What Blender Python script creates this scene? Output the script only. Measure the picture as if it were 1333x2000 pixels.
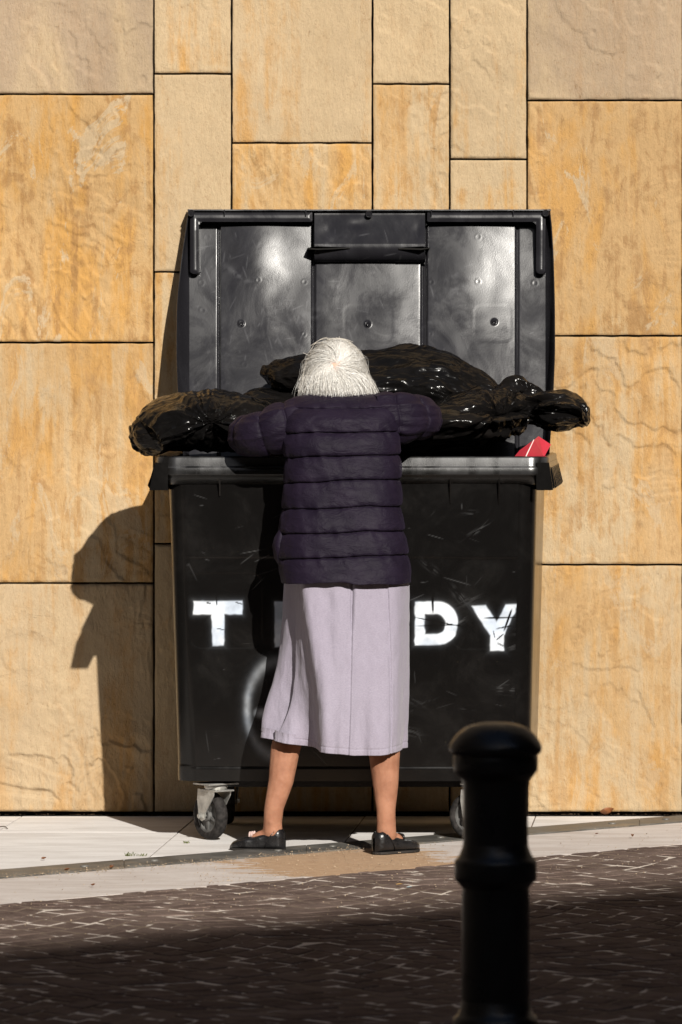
import bpy, math, random
import numpy as np
from mathutils import Vector, Matrix

for o in list(bpy.data.objects):
    bpy.data.objects.remove(o)
random.seed(7)
RNG = np.random.RandomState(11)
scene = bpy.context.scene
COL = scene.collection

# ------------------------------------------------------------------ camera
CAM_D, CAM_H, FPX, HX, HY = 16.4, 1.405, 9840.0, 666.5, 750.0
cam_data = bpy.data.cameras.new('camera')
cam = bpy.data.objects.new('camera', cam_data)
COL.objects.link(cam)
cam.location = (0, -CAM_D, CAM_H)
cam.rotation_euler = (math.pi / 2, 0, 0)
cam_data.sensor_fit = 'VERTICAL'
cam_data.sensor_height = 36
cam_data.sensor_width = 24
cam_data.lens = 36 * FPX / 2000.0
cam_data.shift_y = -0.125
cam_data.clip_start = 0.5
cam_data.clip_end = 800
cam_data.dof.use_dof = True
cam_data.dof.focus_distance = 15.2
cam_data.dof.aperture_fstop = 7.5
scene.camera = cam

# ------------------------------------------------------------------ light
SUN = Vector((0.287, -1.0, 0.584)).normalized()          # towards the sun
el = math.asin(SUN.z)
az = math.atan2(SUN.x, SUN.y)
world = bpy.data.worlds.new('World')
scene.world = world
world.use_nodes = True
wn = world.node_tree
bg = wn.nodes['Background']
sky = wn.nodes.new('ShaderNodeTexSky')
sky.sky_type = 'NISHITA'
sky.sun_disc = False
sky.sun_elevation = el
sky.sun_rotation = az
wn.links.new(sky.outputs[0], bg.inputs[0])
bg.inputs[1].default_value = 0.05
sl = bpy.data.lights.new('sun', 'SUN')
sl.energy = 5.0
sl.angle = math.radians(0.55)
sl.color = (1.0, 0.955, 0.88)
so = bpy.data.objects.new('sun', sl)
COL.objects.link(so)
so.rotation_euler = SUN.to_track_quat('Z', 'Y').to_euler()
scene.view_settings.view_transform = 'Standard'
scene.view_settings.look = 'None'
scene.view_settings.gamma = 1
scene.view_settings.use_curve_mapping = False
scene.view_settings.exposure = 0.45


# ------------------------------------------------------------------ helpers
def P(x, y, Y):
    """photo pixel + real depth Y -> metres"""
    D = CAM_D + Y
    return ((x - HX) * D / FPX, Y, CAM_H - (y - HY) * D / FPX)


def G(x, y):
    """photo pixel on the ground plane"""
    D = CAM_H * FPX / (y - HY)
    return ((x - HX) * D / FPX, D - CAM_D)


def hash3(ix, iy, iz, seed):
    h = (ix.astype(np.int64) * 374761393 + iy.astype(np.int64) * 668265263 + iz.astype(np.int64) * 2147483647 + seed * 1274126177) & 0xffffffff
    h = ((h ^ (h >> 13)) * 1274126177) & 0xffffffff
    h = (h ^ (h >> 16)) & 0xffffffff
    return h / 4294967295.0 * 2 - 1


def vnoise(p, seed=0):
    p = np.asarray(p, float)
    i = np.floor(p).astype(np.int64)
    f = p - i
    f = f * f * (3 - 2 * f)
    out = 0
    for dx in (0, 1):
        wx = f[..., 0] if dx else 1 - f[..., 0]
        for dy in (0, 1):
            wy = f[..., 1] if dy else 1 - f[..., 1]
            for dz in (0, 1):
                wz = f[..., 2] if dz else 1 - f[..., 2]
                out = out + wx * wy * wz * hash3(i[..., 0] + dx, i[..., 1] + dy, i[..., 2] + dz, seed)
    return out


def fbm(p, seed=0, o=4):
    r = 0
    a = 1
    p = np.asarray(p, float)
    for k in range(o):
        r = r + a * vnoise(p * (2.03 ** k), seed + k * 17)
        a *= 0.5
    return r


def tri(x):
    return 2 * np.abs(x - np.floor(x + 0.5)) * 2 - 1


def sstep(a, b, x):
    t = np.clip((x - a) / (b - a), 0, 1)
    return t * t * (3 - 2 * t)


def tag(o, label=None, cat=None, group=None, kind=None):
    if label: o['label'] = label
    if cat: o['category'] = cat
    if group: o['group'] = group
    if kind: o['kind'] = kind
    return o


def empty(name, loc=(0, 0, 0), label=None, cat=None, group=None):
    o = bpy.data.objects.new(name, None)
    COL.objects.link(o)
    o.location = loc
    o.empty_display_size = 0.05
    return tag(o, label, cat, group)


def link(name, me, mat=None, parent=None, smooth=True):
    if mat:
        me.materials.append(mat)
    if smooth:
        me.polygons.foreach_set('use_smooth', np.ones(len(me.polygons), bool))
    o = bpy.data.objects.new(name, me)
    COL.objects.link(o)
    if parent is not None:
        w = Vector((0, 0, 0))
        q = parent
        while q is not None:
            w += q.location
            q = q.parent
        o.parent = parent
        me.transform(Matrix.Translation(-w))
    return o


def mesh_from(verts, faces):
    """verts (n,3); faces: array (m,k) or list of arrays"""
    me = bpy.data.meshes.new('m')
    verts = np.asarray(verts, np.float32)
    if isinstance(faces, np.ndarray):
        m, k = faces.shape
        me.vertices.add(len(verts))
        me.vertices.foreach_set('co', verts.ravel())
        me.loops.add(m * k)
        me.loops.foreach_set('vertex_index', faces.astype(np.int32).ravel())
        me.polygons.add(m)
        me.polygons.foreach_set('loop_start', np.arange(0, m * k, k, dtype=np.int32))
        me.polygons.foreach_set('loop_total', np.full(m, k, np.int32))
        me.update(calc_edges=True)
    else:
        me.from_pydata([tuple(map(float, v)) for v in verts], [], [tuple(int(i) for i in f) for f in faces])
        me.update()
    return me


def grid_faces(nu, nv, cu=False, cv=False, off=0):
    """u rows, v columns"""
    U = np.arange(nu if cu else nu - 1)
    V = np.arange(nv if cv else nv - 1)
    u, v = np.meshgrid(U, V, indexing='ij')
    u2 = (u + 1) % nu
    v2 = (v + 1) % nv
    f = np.stack([u * nv + v, u * nv + v2, u2 * nv + v2, u2 * nv + v], -1).reshape(-1, 4) + off
    return f


def grid_obj(name, pts, mat, parent=None, cu=False, cv=False, flip=False, attrs=None, smooth=True):
    nu, nv = pts.shape[:2]
    f = grid_faces(nu, nv, cu, cv)
    if flip:
        f = f[:, ::-1]
    me = mesh_from(pts.reshape(-1, 3), f)
    if attrs:
        for k, a in attrs.items():
            at = me.attributes.new(k, 'FLOAT', 'POINT')
            at.data.foreach_set('value', np.asarray(a, np.float32).ravel())
    return link(name, me, mat, parent, smooth)


class MB:
    def __init__(s):
        s.v = []
        s.f = []

    def add(s, v, f):
        o = len(s.v)
        s.v += [tuple(map(float, q)) for q in v]
        s.f += [tuple(int(i) + o for i in q) for q in f]

    def box(s, x0, x1, y0, y1, z0, z1, b=0.0, M=None):
        if b <= 0:
            v = [(x, y, z) for z in (z0, z1) for y in (y0, y1) for x in (x0, x1)]
            f = [(0, 2, 3, 1), (4, 5, 7, 6), (0, 1, 5, 4), (2, 6, 7, 3), (0, 4, 6, 2), (1, 3, 7, 5)]
        else:
            cx, cy, cz = (x0 + x1) / 2, (y0 + y1) / 2, (z0 + z1) / 2
            hx, hy, hz = (x1 - x0) / 2, (y1 - y0) / 2, (z1 - z0) / 2
            v = []
            idx = {}
            for sx in (-1, 1):
                for sy in (-1, 1):
                    for sz in (-1, 1):
                        for a in range(3):
                            q = [sx * (hx - (b if a != 0 else 0)), sy * (hy - (b if a != 1 else 0)), sz * (hz - (b if a != 2 else 0))]
                            idx[(sx, sy, sz, a)] = len(v)
                            v.append((cx + q[0], cy + q[1], cz + q[2]))
            f = []
            I = idx
            for s_ in (-1, 1):
                for a in range(3):
                    c = [1, 2, 0][a], [2, 0, 1][a]
                    loop = []
                    for (p, q) in ((-1, -1), (1, -1), (1, 1), (-1, 1)):
                        k = [0, 0, 0]
                        k[a] = s_
                        k[c[0]] = p
                        k[c[1]] = q
                        loop.append(I[(k[0], k[1], k[2], a)])
                    f.append(tuple(loop if s_ > 0 else loop[::-1]))
            for a in range(3):           # edges along axis a
                c = [1, 2, 0][a], [2, 0, 1][a]
                for p in (-1, 1):
                    for q in (-1, 1):
                        def K(t, ax):
                            k = [0, 0, 0]
                            k[a] = t; k[c[0]] = p; k[c[1]] = q
                            return I[(k[0], k[1], k[2], ax)]
                        l = [K(-1, c[0]), K(1, c[0]), K(1, c[1]), K(-1, c[1])]
                        f.append(tuple(l if p * q < 0 else l[::-1]))
            for sx in (-1, 1):
                for sy in (-1, 1):
                    for sz in (-1, 1):
                        l = [I[(sx, sy, sz, 0)], I[(sx, sy, sz, 1)], I[(sx, sy, sz, 2)]]
                        f.append(tuple(l if sx * sy * sz > 0 else l[::-1]))
        if M is not None:
            v = [tuple(M @ Vector(q)) for q in v]
        s.add(v, f)

    def prism(s, poly, z0, z1, M=None, b=0.0):
        """poly in xy, CCW; extruded z0..z1"""
        n = len(poly)
        v = [(x, y, z0) for x, y in poly]
        if b > 0:
            v += [(x, y, z1 - b) for x, y in poly]
            cx = sum(p[0] for p in poly) / n
            cy = sum(p[1] for p in poly) / n
            ins = inset(poly, b)
            v += [(x, y, z1) for x, y in ins]
            f = [tuple(range(n))[::-1], tuple(range(2 * n, 3 * n))]
            for r in (0, 1):
                for i in range(n):
                    j = (i + 1) % n
                    f.append((r * n + i, r * n + j, (r + 1) * n + j, (r + 1) * n + i))
        else:
            v += [(x, y, z1) for x, y in poly]
            f = [tuple(range(n))[::-1], tuple(range(n, 2 * n))]
            for i in range(n):
                j = (i + 1) % n
                f.append((i, j, n + j, n + i))
        if M is not None:
            v = [tuple(M @ Vector(q)) for q in v]
        s.add(v, f)

    def lathe(s, prof, n=32, M=None, cap=True):
        """prof list of (r,z)"""
        v = []
        for r, z in prof:
            for k in range(n):
                a = 2 * math.pi * k / n
                v.append((r * math.cos(a), r * math.sin(a), z))
        f = []
        for i in range(len(prof) - 1):
            for k in range(n):
                l = (k + 1) % n
                f.append((i * n + k, i * n + l, (i + 1) * n + l, (i + 1) * n + k))
        if cap:
            f.append(tuple(range(n))[::-1])
            f.append(tuple(range((len(prof) - 1) * n, len(prof) * n)))
        if M is not None:
            v = [tuple(M @ Vector(q)) for q in v]
        s.add(v, f)

    def tube(s, pts, r, n=8):
        pts = [Vector(p) for p in pts]
        rs = r if isinstance(r, (list, tuple)) else [r] * len(pts)
        v = []
        for i, p in enumerate(pts):
            d = (pts[min(i + 1, len(pts) - 1)] - pts[max(i - 1, 0)]).normalized()
            a = d.orthogonal().normalized() if i == 0 else (a - d * a.dot(d)).normalized()
            b = d.cross(a)
            for k in range(n):
                t = 2 * math.pi * k / n
                v.append(p + (a * math.cos(t) + b * math.sin(t)) * rs[i])
        f = [tuple(range(n))[::-1], tuple(range((len(pts) - 1) * n, len(pts) * n))]
        for i in range(len(pts) - 1):
            for k in range(n):
                l = (k + 1) % n
                f.append((i * n + k, i * n + l, (i + 1) * n + l, (i + 1) * n + k))
        s.add(v, f)

    def build(s, name, mat, parent=None, smooth=False, angle=None):
        me = bpy.data.meshes.new('m')
        me.from_pydata(s.v, [], s.f)
        me.update()
        if angle is not None:
            me.polygons.foreach_set('use_smooth', np.ones(len(me.polygons), bool))
            me.set_sharp_from_angle(angle=math.radians(angle))
            o = link(name, me, mat, parent, False)
        else:
            o = link(name, me, mat, parent, smooth)
        return o


def inset(poly, b):
    n = len(poly)
    out = []
    for i in range(n):
        p0 = Vector(poly[i - 1]); p1 = Vector(poly[i]); p2 = Vector(poly[(i + 1) % n])
        d1 = (p1 - p0).normalized(); d2 = (p2 - p1).normalized()
        n1 = Vector((-d1.y, d1.x)); n2 = Vector((-d2.y, d2.x))
        m = (n1 + n2)
        k = max(0.35, (1 + n1.dot(n2)) / 2)
        m = m.normalized() * (b / math.sqrt(k))
        out.append((p1.x + m.x, p1.y + m.y))
    return out


def clip(poly, a, b):
    """keep the part of poly left of the line a->b"""
    out = []
    ax, ay = a
    bx, by = b
    side = lambda p: (bx - ax) * (p[1] - ay) - (by - ay) * (p[0] - ax)
    n = len(poly)
    for i in range(n):
        p, q = poly[i], poly[(i + 1) % n]
        sp, sq = side(p), side(q)
        if sp >= 0:
            out.append(p)
        if (sp > 0) != (sq > 0) and sp != sq:
            t = sp / (sp - sq)
            out.append((p[0] + (q[0] - p[0]) * t, p[1] + (q[1] - p[1]) * t))
    return out


# ------------------------------------------------------------------ materials
class NT:
    def __init__(s, name):
        s.m = bpy.data.materials.new(name)
        s.m.use_nodes = True
        s.t = s.m.node_tree
        s.b = s.t.nodes['Principled BSDF']

    def n(s, typ, **kw):
        q = s.t.nodes.new(typ)
        for k, v in kw.items():
            setattr(q, k, v)
        return q

    def set(s, sock, v):
        if isinstance(v, bpy.types.NodeSocket):
            s.t.links.new(v, sock)
        elif isinstance(v, (int, float)):
            sock.default_value = v
        else:
            v = tuple(v)
            if len(v) == 3 and sock.type == 'RGBA':
                v = v + (1,)
            sock.default_value = v

    def coord(s, scale=(1, 1, 1), per_object=False, kind='Object'):
        c = s.n('ShaderNodeTexCoord')
        out = c.outputs[kind]
        mp = s.n('ShaderNodeMapping')
        s.set(mp.inputs['Scale'], scale)
        s.set(mp.inputs['Vector'], out)
        if per_object:
            oi = s.n('ShaderNodeObjectInfo')
            mu = s.math('MULTIPLY', oi.outputs['Random'], 37.0)
            cb = s.n('ShaderNodeCombineXYZ')
            s.set(cb.inputs[0], mu); s.set(cb.inputs[1], mu); s.set(cb.inputs[2], mu)
            s.set(mp.inputs['Location'], cb.outputs[0])
        return mp.outputs[0]

    def noise(s, vec, scale=5, detail=4, rough=0.55, dist=0.0, col=False):
        q = s.n('ShaderNodeTexNoise')
        s.set(q.inputs['Vector'], vec)
        s.set(q.inputs['Scale'], scale)
        s.set(q.inputs['Detail'], detail)
        s.set(q.inputs['Roughness'], rough)
        s.set(q.inputs['Distortion'], dist)
        return q.outputs['Color' if col else 'Fac']

    def voro(s, vec, scale=5, feature='F1', metric='EUCLIDEAN', out='Distance'):
        q = s.n('ShaderNodeTexVoronoi', feature=feature, distance=metric)
        s.set(q.inputs['Vector'], vec)
        s.set(q.inputs['Scale'], scale)
        return q.outputs[out]

    def math(s, op, a, b=0.0, c=None, clamp=False):
        q = s.n('ShaderNodeMath', operation=op)
        q.use_clamp = clamp
        s.set(q.inputs[0], a)
        s.set(q.inputs[1], b)
        if c is not None:
            s.set(q.inputs[2], c)
        return q.outputs[0]

    def ramp(s, fac, a, b, lo=0.0, hi=1.0, smooth=True):
        q = s.n('ShaderNodeMapRange', interpolation_type='SMOOTHSTEP' if smooth else 'LINEAR')
        s.set(q.inputs['Value'], fac)
        s.set(q.inputs['From Min'], a); s.set(q.inputs['From Max'], b)
        s.set(q.inputs['To Min'], lo); s.set(q.inputs['To Max'], hi)
        return q.outputs[0]

    def mix(s, fac, a, b, mode='MIX'):
        q = s.n('ShaderNodeMix', data_type='RGBA', blend_type=mode)
        s.set(q.inputs[0], fac)
        s.set(q.inputs[6], a)
        s.set(q.inputs[7], b)
        return q.outputs[2]

    def attr(s, name, typ='GEOMETRY'):
        q = s.n('ShaderNodeAttribute', attribute_type=typ, attribute_name=name)
        return q.outputs['Fac']

    def bump(s, height, dist=1.0, strength=1.0, normal=None):
        q = s.n('ShaderNodeBump')
        s.set(q.inputs['Height'], height)
        s.set(q.inputs['Distance'], dist)
        s.set(q.inputs['Strength'], strength)
        if normal is not None:
            s.set(q.inputs['Normal'], normal)
        return q.outputs[0]

    def out(s, color=None, rough=None, normal=None, spec=None, metal=None, **kw):
        if color is not None: s.set(s.b.inputs['Base Color'], color)
        if rough is not None: s.set(s.b.inputs['Roughness'], rough)
        if normal is not None: s.set(s.b.inputs['Normal'], normal)
        if spec is not None: s.set(s.b.inputs['Specular IOR Level'], spec)
        if metal is not None: s.set(s.b.inputs['Metallic'], metal)
        for k, v in kw.items():
            s.set(s.b.inputs[k.replace('_', ' ')], v)
        return s.m


def mat_sandstone():
    t = NT('sandstone')
    c = t.coord(per_object=True)
    och = t.attr('ochre', 'OBJECT')
    gry = t.attr('grey', 'OBJECT')
    rlf = t.attr('riven', 'OBJECT')
    big = t.noise(t.coord((1.6, 1, 0.55), True), 2.4, 7, 0.62, 0.6)
    streak = t.noise(t.coord((9, 1, 0.5), True), 2.6, 6, 0.65, 0.3)
    mott = t.noise(t.coord((2.5, 1, 1.6), True), 7.0, 8, 0.7, 0.8)
    grain = t.noise(t.coord((1.5, 1, 1), True), 150, 3, 0.7)
    a = t.math('MULTIPLY_ADD', streak, 0.55, t.math('MULTIPLY', big, 0.75))
    a = t.math('MULTIPLY_ADD', mott, 0.25, a)
    a = t.math('ADD', a, t.math('MULTIPLY_ADD', och, 0.30, -0.14))
    f_och = t.ramp(a, 0.68, 0.88)
    orange = t.mix(t.ramp(t.noise(t.coord((2.5, 1, 0.7), True), 3.6, 6, 0.6, 0.5), 0.44, 0.60), (0.455, 0.292, 0.135), (0.470, 0.258, 0.078))
    col = t.mix(f_och, (0.445, 0.335, 0.205), orange)
    # brownish weathered film
    f_br = t.ramp(t.math('ADD', t.math('MULTIPLY', streak, 0.5), t.math('MULTIPLY', mott, 0.6)), 0.535, 0.66)
    f_br = t.math('MULTIPLY', f_br, t.math('MULTIPLY_ADD', och, 0.75, 0.06))
    col = t.mix(f_br, col, (0.290, 0.155, 0.058))
    # pale flaked patches
    pale = t.noise(t.coord((2.2, 1, 0.9), True), 3.1, 9, 0.72, 1.0)
    f_p = t.ramp(pale, 0.555, 0.60)
    f_p = t.math('MULTIPLY', f_p, t.math('MULTIPLY_ADD', och, 0.7, 0.2))
    col = t.mix(f_p, col, (0.450, 0.345, 0.220))
    # grey lilac film
    f_g = t.math('MULTIPLY', gry, t.ramp(big, 0.25, 0.6))
    col = t.mix(f_g, col, (0.315, 0.238, 0.168))
    # dark speckle + grain
    sp = t.ramp(t.noise(t.coord((2, 1, 1), True), 60, 5, 0.78), 0.56, 0.70)
    sp = t.math('MULTIPLY', sp, t.ramp(mott, 0.44, 0.58))
    col = t.mix(t.math('MULTIPLY', sp, 0.7), col, (0.19, 0.10, 0.04))
    col = t.mix(t.ramp(grain, 0.3, 0.7, 0.0, 0.20), col, (0.30, 0.19, 0.09))
    tv = t.ramp(t.noise(c, 1.3, 3), 0.3, 0.7, 0.92, 1.07)
    tv = t.math('MULTIPLY', tv, t.ramp(t.noise(t.coord((2.4, 1, 0.9), True), 34, 5, 0.7), 0.32, 0.68, 0.955, 1.03))
    cv = t.n('ShaderNodeCombineXYZ')
    for k in range(3): t.set(cv.inputs[k], tv)
    col = t.mix(1.0, col, cv.outputs[0], 'MULTIPLY')
    # relief : riven ledges
    w = t.coord((1.5, 1, 0.85), True)
    wn_ = t.noise(w, 1.9, 6, 0.55, 0.7)
    saw = t.math('FRACT', t.math('MULTIPLY', wn_, 5.0))
    saw = t.math('POWER', saw, 2.2)
    msk = t.ramp(t.noise(t.coord((1, 1, 1), True), 3.3, 3), 0.50, 0.60)
    wn2 = t.noise(t.coord((1.2, 1, 1.0), True), 3.6, 5, 0.55, 0.9)
    saw2 = t.math('POWER', t.math('FRACT', t.math('MULTIPLY', wn2, 3.5)), 3)
    msk2 = t.ramp(t.noise(t.coord((1, 1, 1), True), 5.2, 2), 0.48, 0.62)
    h = t.math('MULTIPLY', t.math('MULTIPLY', saw, msk), 0.0035)
    h = t.math('ADD', h, t.math('MULTIPLY', t.math('MULTIPLY', saw2, msk2), 0.0020))
    h = t.math('MULTIPLY', h, rlf)
    h = t.math('ADD', h, t.math('MULTIPLY', t.noise(t.coord((2.2, 1, 0.9), True), 16, 6, 0.70), 0.0070))
    h = t.math('ADD', h, t.math('MULTIPLY', t.noise(t.coord((1.8, 1, 1), True), 80, 4, 0.8), 0.0032))
    h = t.math('ADD', h, t.math('MULTIPLY', t.noise(c, 3.0, 3), 0.016))
    return t.out(col, 0.85, t.bump(h), 0.12)


def mat_simple(name, color, rough=0.6, spec=0.4, metal=0.0, var=0.25, vs=8, bump=0.0, bs=60, detail=5, **kw):
    t = NT(name)
    c = t.coord()
    n = t.noise(c, vs, detail, 0.6)
    dark = tuple(x * (1 - var) for x in color)
    lite = tuple(min(1, x * (1 + var)) for x in color)
    col = t.mix(t.ramp(n, 0.3, 0.7), dark, lite)
    nr = None
    if bump:
        nr = t.bump(t.math('MULTIPLY', t.noise(c, bs, 4, 0.6), bump))
    r = t.ramp(t.noise(c, vs * 2.3, 4), 0.3, 0.7, max(0.02, rough - 0.07), rough + 0.07)
    return t.out(col, r, nr, spec, metal, **kw)


def mat_bin():
    t = NT('black_bin_plastic')
    paint = t.attr('paint')
    scuff = t.attr('scuff')
    c = t.coord()
    dust = t.noise(t.coord((1, 1, 1)), 6, 8, 0.7, 0.5)
    sm = t.ramp(dust, 0.45, 0.75)
    base = t.mix(sm, (0.0042, 0.0038, 0.0036), (0.0085, 0.0077, 0.0072))
    # fine horizontal scratches and speckle
    hs = t.noise(t.coord((4, 4, 90)), 3, 4, 0.6)
    hsm = t.math('MULTIPLY', t.ramp(hs, 0.66, 0.76), t.ramp(t.noise(c, 5, 3), 0.5, 0.7))
    base = t.mix(t.math('MULTIPLY', hsm, 0.35), base, (0.075, 0.072, 0.068))
    sp = t.ramp(t.noise(c, 210, 2, 0.6), 0.74, 0.79)
    sp = t.math('MULTIPLY', sp, t.ramp(t.noise(c, 4, 5, 0.7), 0.50, 0.68))
    base = t.mix(t.math('MULTIPLY', sp, 0.85), base, (0.30, 0.24, 0.15))
    base = t.mix(t.math('MULTIPLY', scuff, 0.8), base, (0.20, 0.20, 0.205))
    # spray paint, chipped
    chip = t.ramp(t.noise(t.coord((1.5, 1, 1)), 45, 6, 0.75), 0.24, 0.32)
    p = t.math('MULTIPLY', paint, chip)
    pc = t.mix(t.ramp(t.noise(c, 9, 4), 0.35, 0.65), (0.47, 0.53, 0.62), (0.70, 0.73, 0.77))
    col = t.mix(p, base, pc)
    h = t.math('ADD', t.math('MULTIPLY', t.noise(c, 300, 2), 0.00012), t.math('MULTIPLY', t.noise(t.coord((1, 1, 1)), 3.5, 2), 0.003))
    r = t.math('ADD', t.ramp(dust, 0.3, 0.7, 0.17, 0.25), t.math('ADD', t.math('MULTIPLY', p, 0.3), t.math('MULTIPLY', scuff, 0.25)))
    return t.out(col, r, t.bump(h), 0.36)


def mat_lid():
    t = NT('black_lid_plastic')
    scuff = t.attr('scuff')
    c = t.coord()
    n = t.noise(t.coord((1.3, 1, 0.8)), 5, 7, 0.68, 0.8)
    col = t.mix(t.ramp(n, 0.4, 0.75), (0.0110, 0.0105, 0.0125), (0.019, 0.0185, 0.0215))
    vs = t.noise(t.coord((80, 4, 4)), 3, 4, 0.6)
    vm = t.math('MULTIPLY', t.ramp(vs, 0.64, 0.78), t.ramp(t.noise(c, 4.2, 4), 0.46, 0.66))
    col = t.mix(t.math('MULTIPLY', vm, 0.22), col, (0.12, 0.12, 0.125))
    col = t.mix(t.math('MULTIPLY', scuff, 0.55), col, (0.17, 0.17, 0.18))
    sp = t.ramp(t.noise(c, 190, 2, 0.6), 0.76, 0.80)
    col = t.mix(t.math('MULTIPLY', sp, 0.5), col, (0.25, 0.25, 0.25))
    r = t.ramp(t.noise(t.coord((1, 1, 0.6)), 7, 7, 0.7, 1.0), 0.35, 0.68, 0.19, 0.33)
    h = t.math('ADD', t.math('MULTIPLY', t.noise(c, 260, 2), 0.0001), t.math('MULTIPLY', t.noise(c, 4.5, 2, 0.4, 0.2), 0.0055))
    return t.out(col, r, t.bump(h), 0.24)


def mat_bag():
    t = NT('black_bag_film')
    c = t.coord()
    h = t.noise(t.coord((1, 1, 1)), 22, 4, 0.55, 1.2)
    h2 = t.math('ABSOLUTE', t.math('SUBTRACT', t.noise(c, 9, 3, 0.5, 1.5), 0.5))
    cw = t.n('ShaderNodeVectorMath', operation='ADD')
    nv = t.n('ShaderNodeVectorMath', operation='SCALE')
    t.set(nv.inputs[0], t.noise(c, 6, 2, 0.5, 0, True)); t.set(nv.inputs['Scale'], 0.12)
    t.set(cw.inputs[0], t.coord((0.6, 1, 1))); t.set(cw.inputs[1], nv.outputs[0])
    def facets(sc, rot, st):
        mp = t.n('ShaderNodeMapping'); t.set(mp.inputs['Vector'], cw.outputs[0]); t.set(mp.inputs['Rotation'], rot); t.set(mp.inputs['Scale'], st)
        return t.voro(mp.outputs[0], sc, metric='MANHATTAN')
    fo = t.math('MULTIPLY_ADD', t.attr('crumple'), 0.5, 0.75)
    cr = t.math('ADD', t.math('MULTIPLY', facets(7, (.5, .9, .3), (.55, 1, 1)), 0.0120), t.math('MULTIPLY', t.math('ADD', t.math('MULTIPLY', facets(16, (.25, .2, .45), (.33, 1, 1)), 0.0085), t.math('MULTIPLY', facets(38, (.3, -.4, -.6), (.4, 1, 1)), 0.0024)), fo))
    hh = t.math('ADD', cr, t.math('MULTIPLY', h2, 0.002))
    col = t.mix(t.ramp(t.noise(c, 6, 3), 0.4, 0.7), (0.004, 0.0037, 0.0037), (0.007, 0.006, 0.0055))
    return t.out(col, t.ramp(t.noise(c, 14, 3), 0.3, 0.7, 0.14, 0.21), t.bump(hh), 0.11)


def mat_jacket():
    t = NT('navy_nylon')
    c = t.coord()
    col = t.mix(t.ramp(t.noise(c, 12, 5), 0.3, 0.7), (0.0074, 0.0045, 0.0112), (0.0112, 0.0070, 0.0158))
    weave = t.noise(t.coord((1, 1, 1)), 420, 1)
    h = t.math('ADD', t.math('MULTIPLY', weave, 0.0003), t.math('MULTIPLY', t.noise(t.coord((1, 1, 2.2)), 21, 5, 0.6, 0.8), 0.0055))
    t.out(col, 0.60, t.bump(h), 0.12)
    t.set(t.b.inputs['Sheen Weight'], 0.02)
    t.set(t.b.inputs['Sheen Roughness'], 0.45)
    t.set(t.b.inputs['Sheen Tint'], (0.55, 0.42, 0.75))
    return t.m


def mat_skirt():
    t = NT('mauve_jersey')
    c = t.coord()
    fine = t.noise(t.coord((60, 60, 420)), 3, 3, 0.7)
    col = t.mix(t.ramp(fine, 0.3, 0.7), (0.232, 0.208, 0.255), (0.320, 0.290, 0.350))
    col = t.mix(t.ramp(t.noise(c, 3, 4), 0.3, 0.7, 0.0, 0.25), col, (0.225, 0.19, 0.245))
    h = t.math('ADD', t.math('MULTIPLY', fine, 0.0005), t.math('MULTIPLY', t.noise(t.coord((3, 3, 0.7)), 5, 4), 0.009))
    t.out(col, 0.85, t.bump(h), 0.15)
    t.set(t.b.inputs['Sheen Weight'], 0.15)
    return t.m


def mat_skin():
    t = NT('skin_in_tan_stockings')
    c = t.coord()
    n = t.noise(c, 14, 5, 0.6)
    col = t.mix(t.ramp(n, 0.3, 0.7), (0.235, 0.105, 0.062), (0.350, 0.172, 0.106))
    sp = t.ramp(t.noise(c, 240, 2), 0.55, 0.75)
    col = t.mix(t.math('MULTIPLY', sp, 0.25), col, (0.27, 0.10, 0.05))
    geo = t.n('ShaderNodeNewGeometry')
    sx = t.n('ShaderNodeSeparateXYZ')
    t.set(sx.inputs[0], geo.outputs['Position'])
    hd = t.ramp(sx.outputs[2], 1.25, 1.35)
    col = t.mix(hd, col, (0.62, 0.36, 0.27))
    t.out(col, 0.62, t.bump(t.math('MULTIPLY', t.noise(c, 45, 5), 0.0022)), 0.12)
    t.set(t.b.inputs['Subsurface Weight'], 0.08)
    t.set(t.b.inputs['Subsurface Radius'], (0.01, 0.004, 0.002))
    return t.m


def mat_hair():
    t = NT('white_hair')
    v = t.attr('tone')
    col = t.mix(v, (0.55, 0.50, 0.43), (0.88, 0.87, 0.84))
    return t.out(col, 0.42, None, 0.35)


def mat_slab():
    t = NT('pale_paving')
    c = t.coord(kind='Object', per_object=True)
    n = t.noise(t.coord((1, 3, 1), True), 3, 8, 0.65, 0.4)
    col = t.mix(t.ramp(n, 0.3, 0.7), (0.54, 0.51, 0.485), (0.67, 0.645, 0.625))
    ln = t.ramp(t.noise(t.coord((0.8, 16, 1), True), 5, 6, 0.7), 0.56, 0.74)
    col = t.mix(t.math('MULTIPLY', ln, 0.35), col, (0.33, 0.28, 0.24))
    sp = t.ramp(t.noise(c, 120, 4, 0.7), 0.60, 0.72)
    col = t.mix(t.math('MULTIPLY', sp, 0.4), col, (0.25, 0.20, 0.16))
    return t.out(col, 0.78, t.bump(t.math('ADD', t.math('MULTIPLY', t.noise(c, 70, 4), 0.0008), t.math('MULTIPLY', n, 0.003))), 0.06)


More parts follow.
